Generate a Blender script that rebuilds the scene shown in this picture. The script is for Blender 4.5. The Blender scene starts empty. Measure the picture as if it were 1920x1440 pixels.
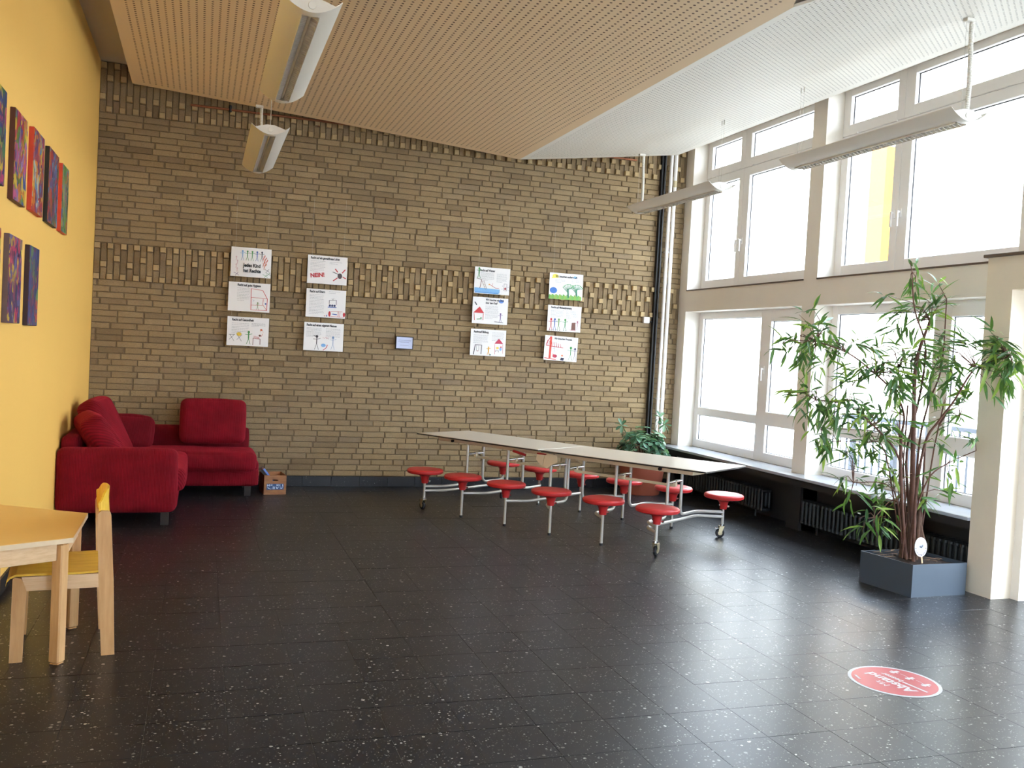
import bpy, math, random
from mathutils import Vector, Matrix
random.seed(7)
PI = math.pi
sc = bpy.context.scene
COL = sc.collection

# ---------------------------------------------------------------- camera
cam_d = bpy.data.cameras.new('camera'); cam = bpy.data.objects.new('camera', cam_d); COL.objects.link(cam)
RT = ((0.9466776, -0.3177402, 0.0533178), (0.0398520, -0.0487349, -0.9980164), (0.3197083, 0.9469246, -0.0334736))
m = Matrix(((RT[0][0], -RT[1][0], -RT[2][0]), (RT[0][1], -RT[1][1], -RT[2][1]), (RT[0][2], -RT[1][2], -RT[2][2]))).to_4x4()
m.translation = Vector((2.02907, -10.27144, 1.57753))
cam.matrix_world = m
cam_d.sensor_width = 36.0; cam_d.lens = 1735.788 * 36.0 / 1920.0
cam_d.clip_start = 0.05; cam_d.clip_end = 300
sc.camera = cam

# ---------------------------------------------------------------- world, sun, exposure
w = bpy.data.worlds.new('overcast_sky'); sc.world = w; w.use_nodes = True
bg = w.node_tree.nodes['Background']
bg.inputs[0].default_value = (0.75, 0.84, 1.0, 1); bg.inputs[1].default_value = 11.0
sun_d = bpy.data.lights.new('sun', 'SUN'); sun_d.energy = 5.0; sun_d.angle = math.radians(1.0); sun_d.color = (1.0, 0.98, 0.95)
sun = bpy.data.objects.new('sun', sun_d); COL.objects.link(sun)
sun.rotation_euler = Vector((0.75, 0.35, -0.62)).to_track_quat('-Z', 'Y').to_euler()
sc.view_settings.view_transform = 'Standard'; sc.view_settings.look = 'None'
sc.view_settings.exposure = 0.92; sc.view_settings.gamma = 1.0; sc.view_settings.use_curve_mapping = False
try:
    sc.cycles.max_bounces = 10; sc.cycles.diffuse_bounces = 6; sc.cycles.glossy_bounces = 4
    sc.cycles.sample_clamp_indirect = 4.0; sc.cycles.use_denoising = True
except Exception: pass

# ---------------------------------------------------------------- helpers
ORIG = {}          # object name -> world origin its children are built around
class MB:
    def __init__(s): s.v = []; s.f = []; s.m = []
    def add(s, vs, fs, mi=0):
        b = len(s.v); s.v += [tuple(v) for v in vs]
        s.f += [tuple(b + i for i in f) for f in fs]; s.m += [mi] * len(fs); return s
    def box(s, x0, x1, y0, y1, z0, z1, mi=0, T=None):
        vs = [(x, y, z) for z in (z0, z1) for (x, y) in ((x0, y0), (x1, y0), (x1, y1), (x0, y1))]
        if T: vs = [T @ Vector(v) for v in vs]
        return s.add(vs, [(0, 3, 2, 1), (4, 5, 6, 7), (0, 1, 5, 4), (1, 2, 6, 5), (2, 3, 7, 6), (3, 0, 4, 7)], mi)
    def cbox(s, x0, x1, y0, y1, z0, z1, c=.004, mi=0, T=None):      # box with all edges chamfered
        vs = []
        for z, ins in ((z0, c), (z0 + c, 0), (z1 - c, 0), (z1, c)):
            a, b, d, e = x0 + ins, x1 - ins, y0 + ins, y1 - ins; k = c * .7 if not ins else c * .7
            vs += [(a + k, d, z), (b - k, d, z), (b, d + k, z), (b, e - k, z), (b - k, e, z), (a + k, e, z), (a, e - k, z), (a, d + k, z)]
        if T: vs = [T @ Vector(v) for v in vs]
        fs = [tuple(range(7, -1, -1)), tuple(range(24, 32))]
        for r in range(3):
            for i in range(8): j = (i + 1) % 8; fs.append((r * 8 + i, r * 8 + j, r * 8 + 8 + j, r * 8 + 8 + i))
        return s.add(vs, fs, mi)
    def tube(s, path, r, n=10, mi=0, caps=True):
        P = [Vector(p) for p in path]; R = r if isinstance(r, (list, tuple)) else [r] * len(P)
        t0 = (P[1] - P[0]).normalized(); u = t0.orthogonal().normalized(); vs = []
        for i, p in enumerate(P):
            t = ((P[min(i + 1, len(P) - 1)] - P[max(i - 1, 0)])).normalized()
            u = (u - t * u.dot(t)).normalized(); w_ = t.cross(u)
            vs += [p + (u * math.cos(2 * PI * k / n) + w_ * math.sin(2 * PI * k / n)) * R[i] for k in range(n)]
        fs = [(i * n + k, i * n + (k + 1) % n, (i + 1) * n + (k + 1) % n, (i + 1) * n + k) for i in range(len(P) - 1) for k in range(n)]
        if caps: fs += [tuple(range(n - 1, -1, -1)), tuple((len(P) - 1) * n + k for k in range(n))]
        return s.add(vs, fs, mi)
    def lathe(s, prof, c=(0, 0, 0), n=24, mi=0, T=None):            # prof: (radius, z)
        vs = [Vector((c[0] + r * math.cos(2 * PI * k / n), c[1] + r * math.sin(2 * PI * k / n), c[2] + z)) for r, z in prof for k in range(n)]
        if T: vs = [T @ v for v in vs]
        fs = [(i * n + k, i * n + (k + 1) % n, (i + 1) * n + (k + 1) % n, (i + 1) * n + k) for i in range(len(prof) - 1) for k in range(n)]
        fs += [tuple(range(n - 1, -1, -1)), tuple((len(prof) - 1) * n + k for k in range(n))]
        return s.add(vs, fs, mi)
    def prism(s, poly, z0, z1, T=None, mi=0):
        n = len(poly); vs = [Vector((x, y, z0)) for x, y in poly] + [Vector((x, y, z1)) for x, y in poly]
        if T: vs = [T @ v for v in vs]
        return s.add(vs, [tuple(range(n - 1, -1, -1)), tuple(range(n, 2 * n))] + [(i, (i + 1) % n, n + (i + 1) % n, n + i) for i in range(n)], mi)
    def mesh(s, name, mats, off=(0, 0, 0), smooth=False):
        me = bpy.data.meshes.new(name); ox, oy, oz = off
        me.from_pydata([(a - ox, b - oy, c - oz) for a, b, c in s.v], [], s.f)
        for mt in (mats if isinstance(mats, (list, tuple)) else [mats]): me.materials.append(mt)
        if isinstance(mats, (list, tuple)) and len(mats) > 1: me.polygons.foreach_set('material_index', s.m)
        if smooth:
            me.polygons.foreach_set('use_smooth', [True] * len(s.f))
            try: me.set_sharp_from_angle(angle=math.radians(smooth if smooth is not True else 40))
            except Exception: pass
        me.update(); return me

def rbox(hx, hy, hz, r, n=10, puff=0.0, dent=0.0, seed=0, T=None):
    """soft cushion-like box: rounded edges, puffed faces, a little unevenness"""
    rnd = random.Random(seed); ph = [rnd.uniform(0, 6) for _ in range(6)]
    idx = {}; vs = []; fs = []
    def vert(i, j, k):
        key = (i, j, k)
        if key not in idx:
            p = Vector(((i / n * 2 - 1), (j / n * 2 - 1), (k / n * 2 - 1)))
            p = Vector(tuple(math.copysign(1 - (1 - abs(q)) ** 1.35, q) if abs(q) < 1 else q for q in p))
            h = Vector((hx, hy, hz)); q = Vector((p.x * hx, p.y * hy, p.z * hz))
            inn = Vector(tuple(max(-(a - r), min(a - r, b)) for a, b in zip(h, q)))
            d = q - inn; q = inn + d.normalized() * r if d.length > 1e-9 else q
            u, v, t = (1 - p.x ** 2), (1 - p.y ** 2), (1 - p.z ** 2)
            q += Vector((p.x * v * t * puff * .4, p.y * u * t * puff, p.z * u * v * puff * .6)) * 1.0
            if dent:
                s_ = dent * (math.sin(q.x * 9 + ph[0]) * math.sin(q.z * 11 + ph[1]) + .6 * math.sin(q.x * 17 + q.y * 8 + ph[2]) * math.sin(q.z * 7 + ph[3]))
                q += Vector((0.3 * s_, s_, s_ * .7))
            if T: q = T @ q
            idx[key] = len(vs); vs.append(q)
        return idx[key]
    for a in range(n):
        for b in range(n):
            for e in (0, n):
                F = [(vert(a, b, e), vert(a + 1, b, e), vert(a + 1, b + 1, e), vert(a, b + 1, e)),
                     (vert(a, e, b), vert(a, e, b + 1), vert(a + 1, e, b + 1), vert(a + 1, e, b)),
                     (vert(e, a, b), vert(e, a + 1, b), vert(e, a + 1, b + 1), vert(e, a, b + 1))]
                fs += [f[::-1] for f in F] if e == 0 else F
    return MB().add(vs, fs)

def props(o, label=None, cat=None, group=None, kind=None):
    if label: o['label'] = label
    if cat: o['category'] = cat
    if group: o['group'] = group
    if kind: o['kind'] = kind
    return o
def link(name, data, parent=None):
    o = bpy.data.objects.new(name, data); COL.objects.link(o)
    if parent is not None: o.parent = parent
    return o
def thing(name, label, cat, loc=(0, 0, 0), group=None, kind=None):
    o = link(name, None); o.location = loc; ORIG[o.name] = tuple(loc); o.empty_display_size = .1
    return props(o, label, cat, group, kind)
def obj(name, mb, mats, parent=None, smooth=False, local=False, **kw):
    """link an MB built in world coordinates; under a parent the vertices are taken relative to the thing's base"""
    off = (0, 0, 0)
    if parent is not None and not local: off = ORIG.get(parent.name, (0, 0, 0))
    o = link(name, mb.mesh(name, mats, off, smooth), parent)
    if parent is not None: ORIG[o.name] = off
    return props(o, **kw)
def inst(name, me, parent=None, loc=(0, 0, 0), rot=None, scale=None, mat=None):
    o = link(name, me, parent)
    if mat is not None: o.matrix_local = mat
    else:
        o.location = loc
        if rot: o.rotation_euler = rot
        if scale: o.scale = scale
    return o
def copy_tree(o, parent=None):
    c = o.copy(); COL.objects.link(c); c.parent = parent
    for ch in list(o.children): copy_tree(ch, c)
    return c

# ---------------------------------------------------------------- materials
def new_mat(name):
    m_ = bpy.data.materials.new(name); m_.use_nodes = True; nt = m_.node_tree
    return m_, nt, nt.nodes['Principled BSDF']
def N(nt, t, **kw):
    n = nt.nodes.new(t)
    for k, v in kw.items():
        if k in n.inputs: n.inputs[k].default_value = v
        else: setattr(n, k, v)
    return n
def L(nt, a, b): nt.links.new(a, b)
def srgb(r, g, b):
    f = lambda c: (c / 255 / 12.92) if c / 255 <= .04045 else ((c / 255 + .055) / 1.055) ** 2.4
    return (f(r), f(g), f(b), 1)
def mix(nt, fac, a, b):
    n = nt.nodes.new('ShaderNodeMix'); n.data_type = 'RGBA'
    for sck, v in ((n.inputs[0], fac), (n.inputs[6], a), (n.inputs[7], b)):
        if hasattr(v, 'is_output'): L(nt, v, sck)
        else: sck.default_value = v
    return n.outputs[2]
def math_(nt, op, a, b=None, c=None, clamp=False):
    n = nt.nodes.new('ShaderNodeMath'); n.operation = op; n.use_clamp = clamp
    for i, v in enumerate((a, b, c)):
        if v is None: continue
        if hasattr(v, 'is_output'): L(nt, v, n.inputs[i])
        else: n.inputs[i].default_value = v
    return n.outputs[0]
def coords(nt, kind='Object', scale=(1, 1, 1), rot=(0, 0, 0)):
    tc = nt.nodes.new('ShaderNodeTexCoord'); mp = nt.nodes.new('ShaderNodeMapping')
    src = tc.outputs[kind] if kind != 'World' else nt.nodes.new('ShaderNodeNewGeometry').outputs['Position']
    L(nt, src, mp.inputs[0]); mp.inputs['Scale'].default_value = scale; mp.inputs['Rotation'].default_value = rot
    return mp.outputs[0]
def noise(nt, co, scale, detail=3.0, rough=.5):
    n = N(nt, 'ShaderNodeTexNoise'); n.inputs['Scale'].default_value = scale; n.inputs['Detail'].default_value = detail; n.inputs['Roughness'].default_value = rough
    L(nt, co, n.inputs['Vector']); return n.outputs['Fac'] if 'Fac' in n.outputs else n.outputs[0]
def ramp(nt, fac, stops, interp='LINEAR'):
    n = nt.nodes.new('ShaderNodeValToRGB'); n.color_ramp.interpolation = interp; e = n.color_ramp.elements
    while len(e) < len(stops): e.new(.5)
    for el, (p, c) in zip(e, stops): el.position = p; el.color = c if len(c) == 4 else (*c, 1)
    L(nt, fac, n.inputs[0]); return n.outputs[0]
def bump(nt, bs, h, strength=.3, dist=.01):
    b = N(nt, 'ShaderNodeBump'); b.inputs['Strength'].default_value = strength; b.inputs['Distance'].default_value = dist
    L(nt, h, b.inputs['Height']); L(nt, b.outputs[0], bs.inputs['Normal'])
def plain(name, col, rough=.5, metal=0.0, var=.06, vs=6.0, bumps=0.0, bscale=120.0, spec=.5, kind='World', bdist=.003):
    """one paint/metal/plastic with slight unevenness"""
    m_, nt, bs = new_mat(name); co = coords(nt, kind); nz = noise(nt, co, vs, 3)
    dk = tuple(c * (1 - var) for c in col[:3]) + (1,); lt = tuple(min(1, c * (1 + var)) for c in col[:3]) + (1,)
    L(nt, mix(nt, nz, dk, lt), bs.inputs['Base Color']); bs.inputs['Roughness'].default_value = rough; bs.inputs['Metallic'].default_value = metal
    bs.inputs['Specular IOR Level'].default_value = spec
    if bumps: bump(nt, bs, noise(nt, co, bscale, 4), bumps, bdist)
    return m_

def brick_mat(name='yellow_brown_brick', lift=0.0):
    m_, nt, bs = new_mat(name); geo = nt.nodes.new('ShaderNodeNewGeometry'); oi = nt.nodes.new('ShaderNodeObjectInfo')
    rnd = math_(nt, 'FRACT', math_(nt, 'ADD', geo.outputs['Random Per Island'], math_(nt, 'MULTIPLY', oi.outputs['Random'], 7.31)))
    base = ramp(nt, rnd, [(0, srgb(134, 113, 84)), (.1, srgb(150, 129, 98)), (.35, srgb(171, 148, 112)), (.6, srgb(164, 141, 104)), (.88, srgb(182, 159, 121)), (1, srgb(146, 127, 103))])
    co = coords(nt, 'World'); n1 = noise(nt, co, 14, 5, .65); n2 = noise(nt, coords(nt, 'World', (1, 1, 3.2)), 55, 4, .7)
    big = noise(nt, co, .55, 2)
    c1 = mix(nt, math_(nt, 'MULTIPLY', n1, .5), base, srgb(120, 98, 68))
    c2 = mix(nt, math_(nt, 'MULTIPLY', ramp(nt, n2, [(.46, (0, 0, 0)), (.66, (1, 1, 1))]), .42), c1, srgb(96, 78, 54))
    c3 = mix(nt, ramp(nt, big, [(.42, (0, 0, 0)), (.66, (.26, .26, .26))]), c2, srgb(128, 112, 92))
    if lift: c3 = mix(nt, lift, c3, srgb(214, 186, 138))
    L(nt, c3, bs.inputs['Base Color']); bs.inputs['Roughness'].default_value = .86; bs.inputs['Specular IOR Level'].default_value = .25
    bump(nt, bs, n2, .9, .007); return m_

def terrazzo(name, rough=.2, dens=1.0, tint=(26, 27, 30)):
    m_, nt, bs = new_mat(name); co = coords(nt, 'World'); oi = nt.nodes.new('ShaderNodeObjectInfo')
    n1 = noise(nt, co, 9, 4); base = mix(nt, n1, srgb(tint[0] - 6, tint[1] - 6, tint[2] - 6), srgb(tint[0] + 12, tint[1] + 11, tint[2] + 11))
    base = mix(nt, math_(nt, 'MULTIPLY', oi.outputs['Random'], .35), base, srgb(30, 31, 35))
    col = base
    for sc_, th, stg in ((40, .14, .95), (74, .18, .7), (150, .22, .4)):
        wob = coords(nt, 'World', (1, 1, 1)); v = N(nt, 'ShaderNodeTexVoronoi'); v.inputs['Scale'].default_value = sc_; L(nt, wob, v.inputs['Vector'])
        nn = noise(nt, wob, sc_ * 2.2, 2)
        sep = nt.nodes.new('ShaderNodeSeparateColor'); L(nt, v.outputs['Color'], sep.inputs[0])
        size = math_(nt, 'MULTIPLY', math_(nt, 'POWER', sep.outputs[0], 8.5 / dens), th * 2.4 * dens)
        d = math_(nt, 'ADD', v.outputs['Distance'], math_(nt, 'MULTIPLY', math_(nt, 'SUBTRACT', nn, .5), .28))
        msk = math_(nt, 'MULTIPLY', math_(nt, 'LESS_THAN', d, size), stg)
        col = mix(nt, msk, col, mix(nt, sep.outputs[1], srgb(116, 116, 112), srgb(206, 206, 202)))
    L(nt, col, bs.inputs['Base Color'])
    r = noise(nt, co, 2.2, 4); L(nt, math_(nt, 'MULTIPLY_ADD', r, .05, rough - .02), bs.inputs['Roughness'])
    bs.inputs['Specular IOR Level'].default_value = .33
    return m_

def cord(name, axis='X', col=(140, 14, 32), scale=58):
    m_, nt, bs = new_mat(name); wv = N(nt, 'ShaderNodeTexWave'); wv.bands_direction = axis; wv.inputs['Scale'].default_value = scale / 2; wv.inputs['Distortion'].default_value = .6
    wv.inputs['Detail Scale'].default_value = .3
    co = coords(nt, 'Object'); L(nt, co, wv.inputs['Vector']); nz = noise(nt, co, 5.5, 4, .6)
    c = mix(nt, wv.outputs['Fac'], srgb(col[0] * .74, col[1] * .7, col[2] * .74), srgb(*col))
    c = mix(nt, ramp(nt, nz, [(.38, (0, 0, 0)), (.62, (.75, .75, .75))]), c, srgb(col[0] * .72, col[1] * .5, col[2] * .62))
    L(nt, c, bs.inputs['Base Color']); bs.inputs['Roughness'].default_value = .85; bs.inputs['Sheen Weight'].default_value = .35
    bs.inputs['Sheen Tint'].default_value = srgb(230, 60, 80); bs.inputs['Specular IOR Level'].default_value = .15
    bump(nt, bs, wv.outputs['Fac'], .45, .006); return m_

def wood(name, a, b, rough=.45, scale=(3, 3, 22), axis_rot=(0, 0, 0), kind='World'):
    m_, nt, bs = new_mat(name); co = coords(nt, kind, scale, axis_rot); n1 = noise(nt, co, 6, 5, .6)
    L(nt, mix(nt, ramp(nt, n1, [(.35, (0, 0, 0)), (.65, (1, 1, 1))]), a, b), bs.inputs['Base Color']); bs.inputs['Roughness'].default_value = rough
    bump(nt, bs, n1, .08, .002); return m_

def perforated(name, col, px, py, rad, ox, oy):
    """painted acoustic board: staggered round holes in the board's own plane coordinates (x across, y along)"""
    m_, nt, bs = new_mat(name); co = coords(nt, 'World'); sx = nt.nodes.new('ShaderNodeSeparateXYZ'); L(nt, co, sx.inputs[0])
    ix = math_(nt, 'DIVIDE', math_(nt, 'SUBTRACT', sx.outputs[0], ox), px); rowi = math_(nt, 'ROUND', ix)
    par = math_(nt, 'MULTIPLY', math_(nt, 'FRACT', math_(nt, 'MULTIPLY', math_(nt, 'ABSOLUTE', rowi), .5)), 1.0)
    iy = math_(nt, 'ADD', math_(nt, 'DIVIDE', math_(nt, 'SUBTRACT', sx.outputs[1], oy), py), par)
    dx = math_(nt, 'MULTIPLY', math_(nt, 'SUBTRACT', ix, rowi), px); dy = math_(nt, 'MULTIPLY', math_(nt, 'SUBTRACT', iy, math_(nt, 'ROUND', iy)), py)
    d = math_(nt, 'SQRT', math_(nt, 'ADD', math_(nt, 'POWER', dx, 2.0), math_(nt, 'POWER', dy, 2.0)))
    hole = math_(nt, 'LESS_THAN', d, rad)
    return m_, nt, bs, sx, hole

M = {}
M['brick'] = brick_mat(); M['header'] = brick_mat('paler_brick_end', .45)
M['mortar'] = plain('dark_mortar', srgb(118, 100, 76), .95, var=.2, vs=30, bumps=.4)
M['yellow'] = plain('yellow_wall_paint', srgb(241, 192, 100), .6, var=.025, vs=1.6, bumps=.08, bscale=220, bdist=.001)
M['cream'] = plain('cream_wall_paint', srgb(234, 227, 215), .6, var=.04, vs=3, bumps=.15, bscale=90, bdist=.002)
M['creamlow'] = plain('worn_cream_paint', srgb(226, 212, 190), .6, var=.08, vs=5, bumps=.15, bscale=90, bdist=.002)
M['white'] = plain('white_wall_paint', srgb(232, 228, 218), .65, var=.02, vs=3)
M['behind'] = plain('tan_wall_paint', srgb(170, 150, 120), .7, var=.03, vs=2)
M['ceil'] = plain('grey_white_ceiling_paint', srgb(205, 196, 186), .7, var=.03, vs=2)
M['darkwall'] = plain('dark_niche_paint', srgb(36, 33, 33), .7, var=.15, vs=7)  # deep shade under the sill put into this near-black colour
M['pvc'] = plain('white_window_plastic', srgb(247, 246, 244), .35, var=.02, vs=3)
M['rubber'] = plain('black_rubber', srgb(28, 28, 32), .6, var=.1)
M['floor'] = terrazzo('black_terrazzo_tile', .315, tint=(24, 26, 31))
M['grout'] = plain('grey_floor_joint', srgb(88, 82, 78), .8, var=.15, vs=20)
M['base'] = terrazzo('black_terrazzo_baseboard', .4, .55, (20, 21, 25))
M['sill'] = plain('grey_marble_sill', srgb(176, 182, 190), .12, var=.1, vs=9)
M['ledge'] = plain('dark_stone_ledge', srgb(98, 82, 70), .5, var=.15, vs=12)
M['steel'] = plain('silver_painted_steel', srgb(196, 192, 184), .32, .35, var=.03)
M['chrome'] = plain('polished_steel', srgb(215, 215, 215), .15, 1.0, var=.03)
M['brass'] = plain('zinc_plated_steel', srgb(196, 182, 148), .3, .8, var=.08)
M['beige'] = plain('beige_powder_coat', srgb(216, 200, 168), .45, .1, var=.03)
M['red'] = plain('red_seat_plastic', srgb(186, 42, 42), .38, var=.03, bumps=.06, bscale=400, bdist=.0006)
M['reddark'] = plain('red_handle_plastic', srgb(150, 20, 22), .4, var=.04)
M['laminate'] = plain('light_table_laminate', srgb(196, 187, 172), .3, var=.02, vs=4)
M['black'] = plain('black_paint', srgb(24, 23, 24), .5, var=.1)
M['radiator'] = plain('dark_grey_radiator_paint', srgb(40, 43, 44), .45, var=.08)
M['lamp'] = plain('white_lamp_enamel', srgb(226, 222, 212), .4, var=.015)
M['alu'] = plain('mirror_aluminium', srgb(226, 222, 214), .34, .55, var=.1, vs=40)
M['cable'] = plain('white_cable', srgb(220, 216, 206), .5, var=.02)
M['pipe'] = plain('white_pipe_paint', srgb(242, 240, 236), .25, var=.03)
M['copper'] = plain('aged_copper', srgb(150, 92, 62), .45, .6, var=.15, vs=30)
M['paper'] = plain('white_paper', srgb(236, 234, 232), .35, var=.015, vs=2)
M['cordx'] = cord('red_corduroy', 'X'); M['cordy'] = cord('red_corduroy_cross', 'Y'); M['cordd'] = cord('red_corduroy_slanted', 'DIAGONAL', scale=34); M['corddark'] = cord('deep_red_corduroy', 'X', (122, 12, 28))
M['footwood'] = plain('dark_wood_foot', srgb(30, 20, 15), .6, var=.15)
M['beech'] = wood('beech', srgb(196, 150, 98), srgb(214, 172, 122), .4, (4, 4, .5))
M['beechx'] = wood('beech_lengthwise', srgb(214, 178, 136), srgb(228, 196, 158), .4, (1, 6, 14))
M['ply'] = plain('plywood_edge', srgb(226, 204, 172), .5, var=.06, vs=30)
M['tabletop'] = plain('honey_yellow_laminate', srgb(226, 184, 112), .28, var=.015, vs=2)
M['yellowstain'] = wood('yellow_stained_plywood', srgb(222, 176, 52), srgb(238, 196, 74), .38, (1.2, 7, 3))
M['crate'] = wood('brown_crate_board', srgb(132, 84, 46), srgb(160, 106, 60), .55, (2, 6, 10))
M['cratein'] = wood('crate_inside_board', srgb(150, 96, 54), srgb(176, 118, 70), .6, (2, 6, 10))
M['terracotta'] = plain('terracotta', srgb(158, 82, 60), .75, var=.12, vs=6, bumps=.1)
M['soil'] = plain('potting_soil', srgb(46, 32, 24), .95, var=.5, vs=40, bumps=1.0, bscale=60, bdist=.02)
M['planter'] = plain('slate_blue_grey_metal', srgb(74, 84, 94), .36, .25, var=.06, vs=5)
M['bark'] = plain('brown_cane_bark', srgb(92, 58, 44), .75, var=.35, vs=40, bumps=.5, bscale=90)
M['husk'] = plain('fibrous_husk', srgb(84, 60, 46), .95, var=.4, vs=50, bumps=.8, bscale=70)
def leafmat(name, a, b, c):
    m_, nt, bs = new_mat(name); oi = nt.nodes.new('ShaderNodeObjectInfo'); geo = nt.nodes.new('ShaderNodeNewGeometry')
    r = math_(nt, 'FRACT', math_(nt, 'ADD', geo.outputs['Random Per Island'], math_(nt, 'MULTIPLY', oi.outputs['Random'], 5.7)))
    col = ramp(nt, r, [(0, a), (.72, b), (.9, c), (1, c)]); L(nt, col, bs.inputs['Base Color']); bs.inputs['Roughness'].default_value = .42
    tr = N(nt, 'ShaderNodeBsdfTranslucent'); L(nt, mix(nt, .4, col, srgb(150, 190, 60)), tr.inputs[0])
    mx = nt.nodes.new('ShaderNodeMixShader'); mx.inputs[0].default_value = .28; L(nt, bs.outputs[0], mx.inputs[1]); L(nt, tr.outputs[0], mx.inputs[2])
    L(nt, mx.outputs[0], nt.nodes['Material Output'].inputs[0]); return m_
M['leaf'] = leafmat('bamboo_leaf', srgb(38, 74, 42), srgb(70, 112, 58), srgb(140, 164, 74))
M['leaf2'] = leafmat('umbrella_plant_leaf', srgb(56, 96, 74), srgb(104, 146, 122), srgb(150, 182, 150))
def glass():
    m_, nt, bs = new_mat('window_glass'); nt.nodes.remove(bs)
    t = N(nt, 'ShaderNodeBsdfTransparent'); t.inputs[0].default_value = (.94, .96, .96, 1); g = N(nt, 'ShaderNodeBsdfGlossy'); g.inputs['Roughness'].default_value = .02
    lw = N(nt, 'ShaderNodeLayerWeight'); lw.inputs[0].default_value = .5; mx = nt.nodes.new('ShaderNodeMixShader')
    L(nt, math_(nt, 'MULTIPLY_ADD', math_(nt, 'POWER', lw.outputs['Facing'], 5.0), .7, .03), mx.inputs[0]); L(nt, t.outputs[0], mx.inputs[1]); L(nt, g.outputs[0], mx.inputs[2]); L(nt, mx.outputs[0], nt.nodes['Material Output'].inputs[0]); return m_
M['glass'] = glass()
INK = {}
def ink(rgb):
    if rgb not in INK: INK[rgb] = plain('ink_%d_%d_%d' % rgb, srgb(*rgb), .5, var=.12, vs=60)
    return INK[rgb]

# ================================================================= ROOM
XL, XR, ZC, YB = 0.965, 7.63, 4.287, -14.0
def baycoord(k): return .17 + 2.53 * k, .17 + 2.53 * k + 2.32

# floor: recessed joint slab, tiles as pieces
fl = obj('floor', MB().box(XL - .2, 8.2, YB - .2, .2, -.12, -.004), M['grout'], kind='structure')
TP = .314; X0, Y0 = 1.877 - 3 * TP, -6.635 - 24 * TP
tiles = []
i0, i1 = 0, 22
for i in range(23):
    xa = max(X0 + i * TP, XL); xb = min(X0 + (i + 1) * TP, 7.82)
    for j in range(0, 46):
        ya = Y0 + j * TP; yb = min(ya + TP, 0)
        if ya < YB or yb - ya < .02 or xb - xa < .02: continue
        tiles.append((xa, xb, ya, yb))
def seen_floor(t):
    x, y = (t[0] + t[1]) / 2, (t[2] + t[3]) / 2
    d = Vector((x - 2.029, y + 10.271, -1.5775)); q = Vector((d.dot(Vector(RT[0])), d.dot(Vector(RT[1])), d.dot(Vector(RT[2]))))
    if q.z < .3: return None
    u, v = 960 + 1735.8 * q.x / q.z, 720 + 1735.8 * q.y / q.z
    return (u, v, q.length) if -60 < u < 1980 and v < 1500 else None
def tile_mesh(sx, sy):
    mb = MB(); g = .0006; h = 0.0; c = .0006
    vs = [(g, g, -.012), (sx - g, g, -.012), (sx - g, sy - g, -.012), (g, sy - g, -.012), (g, g, h - c), (sx - g, g, h - c), (sx - g, sy - g, h - c), (g, sy - g, h - c),
          (g + c, g + c, h), (sx - g - c, g + c, h), (sx - g - c, sy - g - c, h), (g + c, sy - g - c, h)]
    fs = [(0, 1, 5, 4), (1, 2, 6, 5), (2, 3, 7, 6), (3, 0, 4, 7), (4, 5, 9, 8), (5, 6, 10, 9), (6, 7, 11, 10), (7, 4, 8, 11), (8, 9, 10, 11)]
    return vs, fs
vis = sorted([t for t in tiles if seen_floor(t)], key=lambda t: seen_floor(t)[2])
near = set(vis[:300]); cache = {}
rest = MB()
for t in tiles:
    sx, sy = round(t[1] - t[0], 4), round(t[3] - t[2], 4); dz = random.uniform(-.0006, .0006)
    if t in near:
        if (sx, sy) not in cache:
            vs, fs = tile_mesh(sx, sy); cache[(sx, sy)] = MB().add(vs, fs).mesh('tile', M['floor'])
        o = inst('tile', cache[(sx, sy)], fl, (t[0], t[2], 0)); o.rotation_euler = (random.uniform(-.0012, .0012), random.uniform(-.0012, .0012), 0)
    else:
        vs, fs = tile_mesh(sx, sy); rest.add([(a + t[0], b + t[2], c + dz) for a, b, c in vs], fs)
obj('further_tiles', rest, M['floor'], fl, kind='stuff')

obj('ceiling', MB().box(XL - .2, 8.3, YB - .2, .2, ZC, ZC + .25), M['ceil'], kind='structure')
obj('wall_left', MB().box(XL - .25, XL, -7.4, .25, 0, ZC), M['yellow'], kind='structure')
obj('wall_left_rear', MB().box(XL - .25, XL, YB, -12.0, 0, ZC).box(XL - .25, XL, -8.8, -7.4, 0, ZC).box(XL - .25, XL, -12.0, -8.8, 0, .9).box(XL - .25, XL, -12.0, -8.8, 3.2, ZC), M['white'], kind='structure')
obj('window_left', MB().box(XL - .12, XL - .114, -12.0, -8.8, .9, 3.2), M['glass'], kind='structure')  # unseen glazed opening added to throw neutral fill onto the right wall
obj('wall_behind', MB().box(XL - .25, 4.9, YB - .2, YB, 0, ZC).box(7.4, 8.3, YB - .2, YB, 0, ZC).box(4.9, 7.4, YB - .2, YB, 0, .7).box(4.9, 7.4, YB - .2, YB, 3.7, ZC), M['white'], kind='structure')
obj('window_behind', MB().box(4.9, 7.4, YB - .1, YB - .094, .7, 3.7), M['glass'], kind='structure')  # added out of view, lets sky light in on column and planter
# left baseboard
bl = obj('baseboard_left', MB().box(XL, XL + .004, -13.9, -.02, 0, .1), M['grout'], kind='structure')
pm = MB().cbox(0, .012, .0015, TP - .0015, 0, .1, .002).mesh('tile', M['base'])
for j in range(20): inst('tile', pm, bl, (XL + .003, -TP * (j + 1) - .02, 0))

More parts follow.
